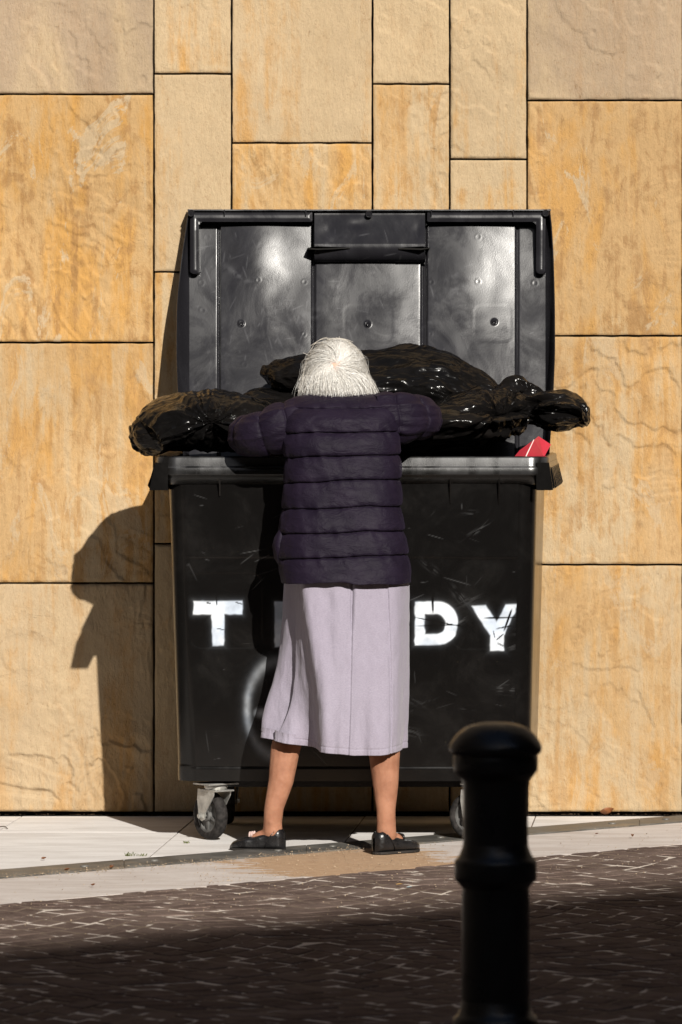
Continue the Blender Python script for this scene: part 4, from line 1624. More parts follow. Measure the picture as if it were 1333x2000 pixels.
KL = P(418, 826, -.93)
pos, crm = bag('l', [pp(270, 866, -.80, .012, .008), pp(275, 863, -.80, .08, .040), pp(290, 856, -.79, .13, .062), pp(318, 838, -.78, .17, .076), pp(365, 824, -.76, .215, .090), pp(425, 822, -.74, .215, .092), pp(480, 828, -.70, .20, .086), pp(530, 835, -.66, .18, .080), pp(575, 845, -.62, .14, .06), pp(600, 848, -.6, .02, .012)], '', 3, amp=0.019, flute=6, fl_amp=.08, aniso=0.6, nu=230, nv=230, pinch=((KL[0], KL[1], KL[2], .085),))
pos[..., 2] = np.where((pos[..., 1] > -0.95) & (pos[..., 0] > -0.55), pos[..., 2], np.maximum(pos[..., 2], 1.176 + 0.008 * vnoise(pos * 30, 2)))
bag_obj('rubbish_bag', (pos, crm), 'black rubbish bag bulging over the left end of the container rim')

# large bag at the back
pos = bag('b', [pp(520, 745, -.42, .02, .02), pp(530, 740, -.42, .10, .050), pp(570, 738, -.42, .15, .072), pp(640, 742, -.42, .17, .090), pp(720, 752, -.43, .19, .105), pp(800, 752, -.43, .20, .112), pp(870, 760, -.44, .20, .108), pp(930, 782, -.46, .18, .088), pp(975, 806, -.48, .13, .06), pp(1005, 815, -.5, .02, .02)], '', 12, amp=0.021, flute=5, fl_amp=.06, nu=260, nv=230, aniso=0.22)
bag_obj('rubbish_bag', pos, 'large black rubbish bag lying at the back behind the white-haired head')

# front right bag with its gathered neck and loose mouth over the right end
KR = P(985, 792, -.86)
pos = bag('r', [pp(735, 868, -.66, .02, .02), pp(760, 858, -.66, .14, .045), pp(815, 842, -.68, .22, .070), pp(880, 826, -.70, .24, .088), pp(940, 816, -.70, .21, .088), pp(985, 806, -.69, .14, .070), pp(1015, 803, -.67, .085, .048), pp(1042, 800, -.66, .11, .050), pp(1070, 802, -.66, .14, .062), pp(1098, 806, -.66, .15, .066), pp(1122, 812, -.66, .14, .052), pp(1140, 822, -.66, .11, .030), pp(1150, 828, -.66, .04, .010)], '', 27, amp=0.020, flute=7, fl_amp=.24, nu=280, nv=220, aniso=0.4, pinch=((KR[0], KR[1], KR[2], .10),))
bag_obj('rubbish_bag', pos, 'shiny crumpled black rubbish bag trailing its loose mouth over the right end')
# crumpled knot standing up at the right
pos = bag('k', [pp(978, 790, -.60, .02, .02), pp(985, 782, -.60, .06, .040), pp(1005, 768, -.60, .06, .045), pp(1030, 778, -.60, .05, .034), pp(1060, 792, -.60, .05, .030), pp(1085, 800, -.6, .012, .01)], '', 51, amp=0.024, flute=7, fl_amp=.35, nu=110, nv=120)
bag_obj('bag_scrap', pos, 'crumpled scrap of black bag film sticking up beside the right bag', 'bag scrap')
# film between left bag and lid
pos = bag('s', [pp(470, 790, -.50, .02, .012), pp(490, 785, -.50, .10, .03), pp(520, 786, -.50, .12, .036), pp(560, 792, -.50, .12, .038), pp(600, 800, -.50, .10, .04), pp(640, 815, -.5, .02, .02)], '', 64, amp=0.018, flute=6, fl_amp=.2, nu=120, nv=130)
bag_obj('bag_scrap', pos, 'brownish black plastic film tucked between the left bag and the raised lid', 'bag scrap')

# red card box
def sheet(name, pts, th, mat, parent=None):
    p = [Vector(q) for q in pts]
    nrm = (p[1] - p[0]).cross(p[2] - p[0]).normalized() * th
    n = len(p)
    m = MB()
    m.add([tuple(q) for q in p] + [tuple(q + nrm) for q in p], [tuple(range(n))[::-1], tuple(range(n, 2 * n))] + [(i, (i + 1) % n, (i + 1) % n + n, i + n) for i in range(n)])
    return m.build(name, mat, parent)


rb = empty('red_box', P(1040, 893, -.95), 'small torn red cardboard box wedged at the right corner of the rim', 'box')
sheet('box_panel', [P(1026, 896, -1.005), P(1062, 893, -.90), P(1076, 868, -.88), P(1052, 852, -.92), P(1044, 859, -.97)], 0.0014, M['red'], rb)
sheet('box_panel', [P(1002, 897, -.95), P(1026, 896, -1.006), P(1043, 860, -.972), P(1016, 880, -.95)], 0.0014, M['red'], rb)
sheet('box_edge', [P(1024.6, 896, -1.0085), P(1026.6, 896, -1.009), P(1044, 859, -.975), P(1042.8, 858.5, -.9745)], 0.001, M['lip'], rb)

# ------------------------------------------------------------------ the woman
# one continuous body: tapered capsules fused by voxel remesh
woman = empty('person', (0.0, -1.22, 0), 'woman with white hair, quilted navy jacket and mauve skirt leaning into the container', 'person')


def capsule(mb, p0, p1, r0, r1, n=14):
    p0, p1 = Vector(p0), Vector(p1)
    d = (p1 - p0)
    Ld = d.length
    d.normalize()
    a = d.orthogonal().normalized(); b = d.cross(a)
    ringp = []
    for i in range(5):
        t = -math.pi / 2 + (math.pi / 2) * i / 4
        ringp.append((p0 + d * (math.sin(t) * r0), max(1e-4, math.cos(t) * r0)))
    for i in range(5):
        t = (math.pi / 2) * i / 4
        ringp.append((p1 + d * (math.sin(t) * r1), max(1e-4, math.cos(t) * r1)))
    v = []
    for c, r in ringp:
        for k in range(n):
            t = 2 * math.pi * k / n
            v.append(c + (a * math.cos(t) + b * math.sin(t)) * r)
    f = [tuple(range(n))[::-1], tuple(range((len(ringp) - 1) * n, len(ringp) * n))]
    for i in range(len(ringp) - 1):
        for k in range(n):
            l = (k + 1) % n
            f.append((i * n + k, i * n + l, (i + 1) * n + l, (i + 1) * n + k))
    mb.add(v, f)


def chain(mb, pts):
    for i in range(len(pts) - 1):
        capsule(mb, pts[i][0], pts[i + 1][0], pts[i][1], pts[i + 1][1])


def ellipsoid(mb, c, ax, rad, n=24):
    v = []
    for i in range(n + 1):
        ph = -math.pi / 2 + math.pi * i / n
        for k in range(n):
            t = 2 * math.pi * k / n
            l = Vector((math.cos(ph) * math.cos(t) * rad[0], math.cos(ph) * math.sin(t) * rad[1], math.sin(ph) * rad[2]))
            v.append(Vector(c) + ax @ l)
    f = []
    for i in range(n):
        for k in range(n):
            l = (k + 1) % n
            f.append((i * n + k, i * n + l, (i + 1) * n + l, (i + 1) * n + k))
    mb.add(v, f)


bm_ = MB()
HC = Vector((-0.016, -1.062, 1.436))
pitch = math.radians(24)
HR = Matrix.Rotation(-pitch, 3, 'X')         # face tips forward and down
capsule(bm_, (-0.0, -1.20, 0.88), (0.0, -1.165, 1.22), 0.100, 0.092)
capsule(bm_, (-0.11, -1.145, 1.28), (0.12, -1.14, 1.285), 0.050, 0.050)
chain(bm_, [((0.0, -1.15, 1.20), 0.085), ((0.0, -1.125, 1.29), 0.060), ((-0.01, -1.10, 1.36), 0.052), ((-0.014, -1.075, 1.41), 0.050)])
# head
ellipsoid(bm_, HC, HR, (0.074, 0.092, 0.098))
ellipsoid(bm_, HC + HR @ Vector((0, 0.030, -0.052)), HR, (0.056, 0.060, 0.062))
fp = lambda x, y, z: HC + HR @ Vector((x, y, z))
capsule(bm_, fp(0, 0.088, 0.0), fp(0, 0.108, -0.030), 0.009, 0.0125)        # nose
capsule(bm_, fp(-0.008, 0.096, -0.034), fp(0.008, 0.096, -0.034), 0.008, 0.008)
capsule(bm_, fp(-0.018, 0.084, -0.058), fp(0.018, 0.084, -0.058), 0.0075, 0.0075)   # lips
capsule(bm_, fp(-0.014, 0.082, -0.067), fp(0.014, 0.082, -0.067), 0.0075, 0.0075)
capsule(bm_, fp(0, 0.070, -0.092), fp(0, 0.066, -0.095), 0.020, 0.020)      # chin
for s_ in (-1, 1):
    capsule(bm_, fp(s_ * 0.045, 0.076, 0.022), fp(s_ * 0.018, 0.086, 0.020), 0.009, 0.009)   # brow
    capsule(bm_, fp(s_ * 0.044, 0.066, -0.024), fp(s_ * 0.030, 0.076, -0.022), 0.018, 0.016)  # cheek
    capsule(bm_, fp(s_ * 0.076, 0.0, 0.012), fp(s_ * 0.074, 0.004, -0.030), 0.010, 0.008)     # ear
# arms
armL = [((-0.150, -1.150, 1.285), 0.050), ((-0.225, -1.140, 1.262), 0.046), ((-0.285, -1.095, 1.250), 0.042), ((-0.282, -0.99, 1.243), 0.036), ((-0.245, -0.86, 1.25), 0.026)]
armR = [((0.160, -1.150, 1.295), 0.050), ((0.215, -1.130, 1.298), 0.046), ((0.255, -1.060, 1.292), 0.042), ((0.245, -0.95, 1.290), 0.036), ((0.215, -0.83, 1.285), 0.026)]
chain(bm_, armL); chain(bm_, armR)


def hand(mb, wrist, fwd, side, palm_n):
    W = Vector(wrist); F = Vector(fwd).normalized(); S = Vector(side).normalized(); N = Vector(palm_n).normalized()
    chain(mb, [(W, 0.024), (W + F * 0.03, 0.021)])
    for k, off in enumerate((-0.027, -0.009, 0.009, 0.026)):
        capsule(mb, W + F * 0.025 + S * off * 0.7, W + F * 0.078 + S * off, 0.012, 0.0105)
        ln = (0.030, 0.035, 0.033, 0.026)[k]
        b = W + F * 0.080 + S * off
        m1 = b + (F * 0.85 + N * 0.5).normalized() * ln
        m2 = m1 + (F * 0.45 + N * 0.9).normalized() * ln * 0.75
        m3 = m2 + (F * 0.05 + N * 1.0).normalized() * ln * 0.55
        chain(mb, [(b, 0.0095), (m1, 0.0088), (m2, 0.0080), (m3, 0.0068)])
    tb = W + F * 0.022 - S * 0.024
    t1 = tb + (F * 0.5 - S * 0.8 + N * 0.3).normalized() * 0.034
    t2 = t1 + (F * 0.8 - S * 0.2 + N * 0.5).normalized() * 0.030
    t3 = t2 + (F * 0.7 + S * 0.2 + N * 0.6).normalized() * 0.022
    chain(mb, [(tb, 0.014), (t1, 0.0115), (t2, 0.0098), (t3, 0.0080)])


hand(bm_, (-0.238, -0.84, 1.25), (0.25, 1, -0.15), (-1, 0.2, 0), (0, -0.1, -1))
hand(bm_, (0.210, -0.81, 1.285), (-0.25, 1, -0.15), (1, 0.2, 0), (0, -0.1, -1))
# legs
aL = P(533, 1600, -1.23); aR = P(753, 1606, -1.33)
hL = P(556, 1455, -1.22); hR = P(751, 1470, -1.29)
AL = Vector((aL[0], -1.235, 0.085)); AR = Vector((aR[0] + 0.003, -1.325, 0.085))
chain(bm_, [((-0.065, -1.19, 0.84), 0.072), ((-0.105, -1.145, 0.50), 0.050), ((-0.142, -1.150, 0.40), 0.046), ((hL[0] + .002, -1.188, 0.30), 0.0450), ((hL[0] - .010, -1.215, 0.21), 0.0385), (AL + Vector((0.004, 0, 0.045)), 0.0300), (AL, 0.0285), (AL - Vector((0, 0, 0.03)), 0.031)])
chain(bm_, [((0.085, -1.20, 0.84), 0.078), ((0.118, -1.22, 0.45), 0.056), ((hR[0], -1.27, 0.375), 0.050), ((hR[0], -1.295, 0.30), 0.0478), ((hR[0] + .004, -1.31, 0.20), 0.0385), (AR + Vector((-0.001, 0, 0.045)), 0.0290), (AR, 0.0290), (AR - Vector((0, 0, 0.03)), 0.031)])
dL = Vector((-0.90, 0.20, 0)).normalized(); dR = Vector((0.74, 0.66, 0)).normalized()
for A_, d_ in ((AL, dL), (AR, dR)):
    g_ = Vector((A_.x, A_.y, 0))
    chain(bm_, [(g_ - d_ * 0.010 + Vector((0, 0, 0.036)), 0.023), (g_ + d_ * 0.035 + Vector((0, 0, 0.038)), 0.023), (g_ + d_ * 0.07 + Vector((0, 0, 0.025)), 0.016), (g_ + d_ * 0.10 + Vector((0, 0, 0.020)), 0.011)])
    # outer ankle bone
    sdv = Vector((-d_.y, d_.x, 0))
    for s_ in (-1, 1):
        capsule(bm_, g_ + sdv * s_ * 0.022 + Vector((0, 0, 0.088)), g_ + sdv * s_ * 0.020 + Vector((0, 0, 0.078)), 0.0095, 0.0095)
me = bpy.data.meshes.new('m'); me.from_pydata(bm_.v, [], bm_.f); me.update()
tmp = bpy.data.objects.new('tmp', me); COL.objects.link(tmp)
md = tmp.modifiers.new('r', 'REMESH'); md.mode = 'VOXEL'; md.voxel_size = 0.0042; md.adaptivity = 0
md = tmp.modifiers.new('s', 'SMOOTH'); md.factor = 0.5; md.iterations = 5
dg = bpy.context.evaluated_depsgraph_get()
me2 = bpy.data.meshes.new_from_object(tmp.evaluated_get(dg))
bpy.data.objects.remove(tmp)
me2.materials.clear()
link('body', me2, M['skin'], woman)


# jacket ------------------------------------------------------------
def superell(th, a, b, p=2.5):
    c, s = np.cos(th), np.sin(th)
    r = (np.abs(c) ** p + np.abs(s) ** p) ** (-1 / p)
    return a * r * c, b * r * s


NU, NV = 420, 520
seam_px = [770, 798, 845, 891, 940, 992, 1040, 1088, 1140]
seam_z = np.array([CAM_H - (y - HY) / 651.0 for y in seam_px])     # descending
yk = np.array([768, 776, 790, 850, 900, 950, 1000, 1040, 1080, 1120, 1137])
zk = CAM_H - (yk - HY) / 651.0
lx = (np.array([606, 572, 557, 553, 558, 553, 551, 546, 544, 547, 551]) - HX) / 651.0
rx = (np.array([722, 762, 782, 783, 782, 782, 784, 791, 798, 802, 801]) - HX) / 651.0
z_ = np.linspace(zk[0], zk[-1], NU)
XL = np.interp(-z_, -zk, lx); XR = np.interp(-z_, -zk, rx)
ker = np.hanning(23); ker /= ker.sum()
XL[20:] = np.convolve(np.pad(XL, 11, mode='edge'), ker, 'valid')[20:]
XR[20:] = np.convolve(np.pad(XR, 11, mode='edge'), ker, 'valid')[20:]
kz = [0.80, 0.95, 1.10, 1.22, 1.30, 1.345, 1.365, 1.378]
yback = np.interp(z_, kz, [-1.384, -1.350, -1.312, -1.295, -1.268, -1.225, -1.185, -1.135])
yfrt = np.interp(z_, kz, [-1.068, -1.070, -1.062, -1.052, -1.035, -1.03, -1.035, -1.065])
yback = np.convolve(np.pad(yback, 11, mode='edge'), ker, 'valid'); yfrt = np.convolve(np.pad(yfrt, 11, mode='edge'), ker, 'valid')
th = np.linspace(0, 2 * math.pi, NV, endpoint=False)
TH, ZZ = np.meshgrid(th, z_)
cx_ = ((XL + XR) / 2)[:, None]; ax_ = ((XR - XL) / 2)[:, None] - 0.004
cy_ = ((yback + yfrt) / 2)[:, None]; ay_ = ((yfrt - yback) / 2)[:, None]
ex, ey = superell(TH, 1.0, 1.0, 2.7)
J = np.stack([cx_ + ex * ax_, cy_ + ey * ay_, ZZ], -1)
nx = np.sign(np.cos(TH)) * np.abs(np.cos(TH)) ** 1.4 / ax_; ny = np.sign(np.sin(TH)) * np.abs(np.sin(TH)) ** 1.4 / ay_
nn = np.stack([nx, ny, np.zeros_like(nx)], -1); nn /= np.linalg.norm(nn, axis=-1)[..., None]
# seams wander a little; the left side of each runs lower
wav = 0.0035 * vnoise(np.stack([J[..., 0] * 14, ZZ * 9, J[..., 1] * 4], -1), 31) + 0.014 * np.clip(-J[..., 0] * 3.2 - 0.05, -0.3, 1) * np.clip((1.36 - ZZ) * 4, 0, 1)
zz = ZZ + wav
puff = np.zeros_like(zz); dist = np.full(zz.shape, 9.0)
for i in range(len(seam_z) - 1):
    a, b = seam_z[i + 1], seam_z[i]
    t = (zz - a) / (b - a)
    inside = (t >= 0) & (t <= 1)
    u = np.clip(t, 0, 1)
    uu = u ** 0.72                       # each tube sags: fullest in its lower half
    pf = (1 - np.abs(2 * uu - 1) ** 3.2) * (0.0085 if i > 0 else 0.004)
    if i == len(seam_z) - 2: pf = (1 - np.abs(2 * np.clip(u * 0.86 + .14, 0, 1) - 1) ** 4) * 0.007
    puff = np.where(inside, pf, puff)
    dist = np.minimum(dist, np.minimum(np.abs(zz - a), np.abs(zz - b)))
dist2 = np.full(zz.shape, 9.0)
for s in seam_z[1:-1]: dist2 = np.minimum(dist2, np.abs(zz - s))
puck = vnoise(np.stack([J[..., 0] * 52 + ZZ * 16, J[..., 1] * 52, ZZ * 12], -1), 44)
puck2 = vnoise(np.stack([J[..., 0] * 26 + ZZ * 22, J[..., 1] * 26, ZZ * 40], -1), 45)
puck3 = np.abs(vnoise(np.stack([J[..., 0] * 9 - ZZ * 6, J[..., 1] * 9, ZZ * 34], -1), 46))
disp = puff + 0.0060 * puck * np.exp(-dist2 / 0.015) + 0.0018 * puck2 - 0.0022 * np.exp(-(puck3 / 0.14) ** 2) * np.clip(vnoise(np.stack([J[..., 0] * 7, J[..., 1] * 3, ZZ * 8], -1), 47) * 2 - 0.1, 0, 1) - 0.0036 * np.exp(-(dist2 / 0.0022) ** 2)
disp += 0.005 * fbm(np.stack([J[..., 0] * 8, J[..., 1] * 8, ZZ * 8], -1), 48, 2)
J = J + nn * disp[..., None]
J[..., 2] += 0.006 * vnoise(np.stack([J[..., 0] * 18, J[..., 1] * 9, ZZ * 0], -1), 49) * sstep(0.84, 0.815, ZZ)
# armhole: narrow crease where the sleeve is set in
Jn = np.concatenate([J, J[-1:] * np.array([1, 1, 1]) + (np.stack([cx_[-1:] + ex[-1:] * (ax_[-1:] - 0.014), cy_[-1:] + ey[-1:] * (ay_[-1:] - 0.014), ZZ[-1:] + 0.004], -1) - J[-1:])], 0)
jk = grid_obj('jacket', Jn, M['jacket'], woman, cv=True, flip=True)
jk['label'] = 'dark navy quilted jacket with horizontal seams'


def sleeve(pts, seed, qn=0.070):
    pts = np.array([(p[0], p[1], p[2], r) for (p, r) in pts])
    nu_, nv_ = 200, 150
    n = len(pts)
    t = np.linspace(0, n - 1, nu_); i = np.clip(t.astype(int), 0, n - 2); u = (t - i)[:, None]
    p0 = pts[np.clip(i - 1, 0, n - 1)]; p1 = pts[i]; p2 = pts[i + 1]; p3 = pts[np.clip(i + 2, 0, n - 1)]
    Q = 0.5 * ((2 * p1) + (-p0 + p2) * u + (2 * p0 - 5 * p1 + 4 * p2 - p3) * u * u + (-p0 + 3 * p1 - 3 * p2 + p3) * u ** 3)
    C = Q[:, :3]; r = Q[:, 3]
    dC = np.gradient(C, axis=0); seg = np.linalg.norm(dC, axis=1); dC /= seg[:, None]
    s = np.concatenate([[0], np.cumsum(seg[:-1])])
    up = np.array([0, 0, 1.0]); sd = np.cross(dC, up); sd /= np.linalg.norm(sd, axis=1)[:, None]; u2 = np.cross(sd, dC)
    th = np.linspace(0, 2 * math.pi, nv_, endpoint=False)
    S_, TH = np.meshgrid(s, th, indexing='ij')
    N_ = sd[:, None, :] * np.cos(TH)[..., None] + u2[:, None, :] * np.sin(TH)[..., None]
    base = C[:, None, :] + N_ * r[:, None, None]
    q = (S_ + 0.004 * vnoise(base * 20, seed)) / qn + 0.25
    f = q - np.floor(q)
    pf = (1 - np.abs(2 * f - 1) ** 2.4) * 0.008
    ds = np.minimum(f, 1 - f) * qn
    wr = 0.0030 * vnoise(base * np.array([40, 40, 14]), seed + 1) * np.exp(-ds / 0.012)
    # long folds fanning from the armhole
    fold = (0.5 - np.abs(vnoise(np.stack([S_ * 7 + TH * 0.8, np.cos(TH) * 3.0, np.sin(TH) * 3.0], -1), seed + 2))) * 0.016 * np.clip(1.25 - S_ / 0.16, 0.25, 1)
    dsp = pf + wr + fold - 0.003 * np.exp(-(ds / 0.002) ** 2)
    return base + N_ * dsp[..., None]


SL = sleeve([((-0.105, -1.155, 1.285), 0.060), ((-0.160, -1.150, 1.278), 0.067), ((-0.222, -1.145, 1.256), 0.062), ((-0.272, -1.105, 1.249), 0.058), ((-0.283, -1.03, 1.248), 0.054), ((-0.270, -0.95, 1.25), 0.048), ((-0.248, -0.87, 1.252), 0.040)], 81)
grid_obj('sleeve', SL, M['jacket'], jk, cv=True)
SR = sleeve([((0.105, -1.160, 1.300), 0.060), ((0.160, -1.150, 1.302), 0.069), ((0.210, -1.120, 1.304), 0.064), ((0.240, -1.07, 1.302), 0.059), ((0.245, -1.00, 1.298), 0.055), ((0.235, -0.92, 1.29), 0.048), ((0.218, -0.85, 1.287), 0.040)], 91)
grid_obj('sleeve', SR, M['jacket'], jk, cv=True)
# stand-up collar
cth = np.linspace(0, 2 * math.pi, 90, endpoint=False)
Cc = []
for (z, r, dy) in ((1.350, 0.070, -1.118), (1.366, 0.066, -1.112), (1.383, 0.064, -1.106), (1.3885, 0.061, -1.104), (1.384, 0.057, -1.104), (1.35, 0.058, -1.11)):
    rr_ = r * (1 + 0.03 * np.sin(cth * 9))
    Cc.append(np.stack([0.004 + rr_ * np.cos(cth), dy + rr_ * 0.92 * np.sin(cth), np.full(90, z) + 0.003 * np.sin(cth * 5)], -1))
grid_obj('collar', np.array(Cc), M['jacket'], jk, cv=True)
# pocket corner sticking out at the left hip
m = MB()
me = None
pk_ = []
for i, (x, y, w, h) in enumerate(((549, 1030, .010, .004), (541, 1050, .030, .018), (538, 1065, .034, .022), (542, 1090, .030, .022), (550, 1112, .008, .004))):
    q = P(x, y, -1.24)
    tt = np.linspace(0, 2 * math.pi, 40, endpoint=False)
    pk_.append(np.stack([q[0] + h * 0.6 + h * np.cos(tt) * (1 + .1 * np.sin(3 * tt)), -1.24 + w * np.sin(tt), np.full(40, q[2])], -1))
grid_obj('pocket_flap', np.array(pk_), M['jacket'], jk, cv=True, flip=True)

# skirt -------------------------------------------------------------
top = [(-.112, -1.335), (-.03, -1.352), (.06, -1.352), (.145, -1.335), (.185, -1.295), (.202, -1.21), (.15, -1.12), (0, -1.08), (-.13, -1.075), (-.172, -1.115), (-.149, -1.20), (-.129, -1.272)]
mid_ = [(-.082, -1.382), (-.02, -1.385), (.06, -1.372), (.145, -1.352), (.185, -1.31), (.206, -1.21), (.16, -1.11), (0, -1.06), (-.15, -1.065), (-.194, -1.11), (-.150, -1.205), (-.110, -1.300)]
bot = [(-.048, -1.396), (.01, -1.398), (.075, -1.378), (.145, -1.385), (.178, -1.335), (.187, -1.22), (.16, -1.12), (0, -1.09), (-.15, -1.10), (-.236, -1.195), (-.155, -1.275), (-.098, -1.278)]
NUs, NVs = 260, 700


def closed_spline(ctrl, n):
    c = np.array(ctrl, float); m_ = len(c)
    t = np.linspace(0, m_, n, endpoint=False); i = t.astype(int); u = (t - i)[:, None]
    p0, p1, p2, p3 = c[(i - 1) % m_], c[i % m_], c[(i + 1) % m_], c[(i + 2) % m_]
    return 0.5 * ((2 * p1) + (-p0 + p2) * u + (2 * p0 - 5 * p1 + 4 * p2 - p3) * u * u + (-p0 + 3 * p1 - 3 * p2 + p3) * u ** 3)


cT, cM, cB = closed_spline(top, NVs), closed_spline(mid_, NVs), closed_spline(bot, NVs)
v = np.linspace(0, 1, NUs)[:, None, None]
# quadratic through top (0), mid (.5), bottom (1)
XY = cT * (2 * (v - .5) * (v - 1)) + cM * (4 * v * (1 - v)) + cB * (2 * v * (v - .5))
hem_x = np.array([-.24, -.15, -.05, .04, .12, .19]); hem_z = np.array([.337, .324, .308, .297, .298, .306])
vv = v[..., 0] * np.ones((1, NVs))
zh = np.interp(XY[..., 0], hem_x, hem_z)
Z = 0.862 + (zh - 0.862) * vv
tn = np.gradient(XY, axis=1); tn /= np.linalg.norm(tn, axis=-1)[..., None] + 1e-9
nrm = np.stack([tn[..., 1], -tn[..., 0]], -1)
X_ = XY[..., 0]
back = XY[..., 1] < -1.24


def crease(xc, w, amp, v0, v1, slope=0.0):
    xcv = xc + slope * vv
    a = amp * sstep(v0, v0 + .08, vv) * sstep(v1 + .1, v1 - .1, vv)
    return np.where(back, a * np.exp(-((X_ - xcv) / w) ** 2), 0)


def stepf(xc, w, amp, slope=0.0, v0=0.0):
    xcv = xc + slope * vv
    g = (X_ - xcv) / w
    return np.where(back, amp * np.where(g > 0, np.exp(-g * 0.55), 0) * sstep(-0.1, 0.1, g) * sstep(v0, v0 + .15, vv), 0)


dsk = 0
dsk = dsk - crease(0.036, 0.0055, 0.009, -.2, 0.35, -0.01)
dsk = dsk + stepf(0.037, 0.024, 0.0085, -0.012)
dsk = dsk - crease(0.020, 0.012, 0.004, -.2, 1.2, -0.02)
dsk = dsk + stepf(0.137, 0.020, 0.0045, 0.02)
dsk = dsk - crease(0.135, 0.004, 0.0015, -.2, 1.2, 0.02)
dsk = dsk - crease(-0.055, 0.020, 0.004, .1, 1.2, 0.05)
dsk = dsk + np.where(back, 0.012 * vv * np.sin(X_ * 46 + 1.0 + 2.0 * vv), 0.012 * vv * np.sin(np.arctan2(XY[..., 1] + 1.2, X_) * 9))
dsk = dsk + 0.0050 * vnoise(np.stack([X_ * 24, XY[..., 1] * 24, Z * 2.2], -1), 61) * (0.4 + vv)
dsk = dsk + 0.0012 * vnoise(np.stack([X_ * 60, XY[..., 1] * 60, Z * 30], -1), 62)
# hem stitching tuck
dsk = dsk - 0.0016 * np.exp(-(((Z - zh) - 0.018) / 0.0018) ** 2)
dsk = dsk + 0.0012 * vnoise(np.stack([X_ * 170, XY[..., 1] * 170, Z * 10], -1), 63) * sstep(.028, .012, Z - zh)
S3d = np.concatenate([XY + nrm * dsk[..., None], Z[..., None]], -1)
# turned-in hem
inn = S3d[-1:].copy(); inn[..., :2] -= nrm[-1:] * 0.004; inn[..., 2] += 0.001
inn2 = inn.copy(); inn2[..., 2] += 0.03
S3d = np.concatenate([S3d, inn, inn2], 0)
sk = grid_obj('skirt', S3d, M['skirt'], woman, cv=True, flip=True)
sk['label'] = 'pale mauve jersey skirt with a centre pleat'


# shoes -------------------------------------------------------------
def shoe(A_, d_, name='shoe', L=0.185, sgn=1, back=0.048):
    """ballet flat: heel just behind the ankle, toe along d_"""
    d = np.array([d_.x, d_.y, 0]); s = np.array([-d_.y, d_.x, 0])
    o = np.array([A_.x, A_.y, 0]) - d * back
    tt = np.array([0, .03, .10, .22, .38, .55, .70, .84, .94, 1.0])
    wd = np.array([.004, .018, .0265, .0285, .0275, .031, .0345, .030, .019, .004])
    ht = np.array([.050, .063, .0705, .067, .053, .043, .040, .034, .026, .012])
    NT_ = 70; NS = 64
    T_ = np.linspace(0, 1, NT_) ** 1.0
    def cs(a):
        r = np.interp(T_, tt, a)
        k = np.hanning(7); k /= k.sum()
        q = np.convolve(np.pad(r, 3, mode='edge'), k, 'valid'); q[0] = r[0]; q[-1] = r[-1]
        return q
    W_, H_ = cs(wd), cs(ht)
    a = np.linspace(0, 2 * math.pi, NS, endpoint=False)
    AA, TT = np.meshgrid(a, T_)
    c, si = np.cos(AA), np.sin(AA)
    xs_ = np.sign(c) * np.abs(c) ** 0.75 * W_[:, None]
    zz_ = np.where(si > 0, si ** 0.62 if False else np.abs(si) ** 0.62, -np.abs(si) ** 0.4) * (H_[:, None] - 0.006) / 2 + (H_[:, None] + 0.006) / 2
    # opening: sink the top where the foot comes out
    opn = np.clip(1 - ((TT - 0.30) / 0.235) ** 4, 0, 1)
    top_in = np.clip((si - 0.90) / 0.07, 0, 1)
    zz_ = zz_ - opn * top_in * 0.014
    crn = 0.0010 * vnoise(np.stack([TT * 9, xs_ * 40, zz_ * 25], -1), 5)
    pos = o + d * (TT * L)[..., None] + s * (xs_ + np.sign(xs_) * crn)[..., None] + np.array([0, 0, 1.0]) * (zz_ + crn * 0.5)[..., None]
    sh = grid_obj(name, pos, M['leather'], woman, cv=True)
    # sole
    m = MB()
    poly = [tuple((o + d * (t * L) + s * (w + .0015))[:2]) for t, w in zip(T_[::3], W_[::3])] + [tuple((o + d * (t * L) - s * (w + .0015))[:2]) for t, w in zip(T_[::3][::-1], W_[::3][::-1])]
    Ar = sum(poly[i][0] * poly[(i + 1) % len(poly)][1] - poly[(i + 1) % len(poly)][0] * poly[i][1] for i in range(len(poly)))
    if Ar < 0: poly = poly[::-1]
    m.prism(poly, 0.0012, 0.0075)
    m.build('sole', M['sole'], sh)
    # piping line along the side and a bow on the toe
    m = MB()
    m.tube([tuple(o + d * (t * L) + s * sgn * w + np.array([0, 0, z])) for t, w, z in ((.34, .0280, .012), (.30, .0298, .03), (.24, .0290, .046), (.17, .0270, .060))], 0.0016, 6)
    m.build('strap', M['leather'], sh, smooth=True)
    m = MB()
    bc = o + d * (0.60 * L) + np.array([0, 0, 0.046])
    for k in (-1, 0, 1):
        pts = []
        for j in range(9):
            an = j / 8 * math.pi
            pts.append(tuple(bc + s * (k * 0.011 + math.cos(an) * 0.009) + d * (0.004 * k) + np.array([0, 0, math.sin(an) * 0.013 - .004])))
        m.tube(pts, 0.0035, 7)
    m.build('bow', M['bow'] if sgn > 0 else M['leather'], sh, smooth=True)
    return sh


shoe(AL, dL, L=0.172, sgn=1, back=0.040)
shoe(AR, dR, L=0.180, sgn=-1, back=0.050)


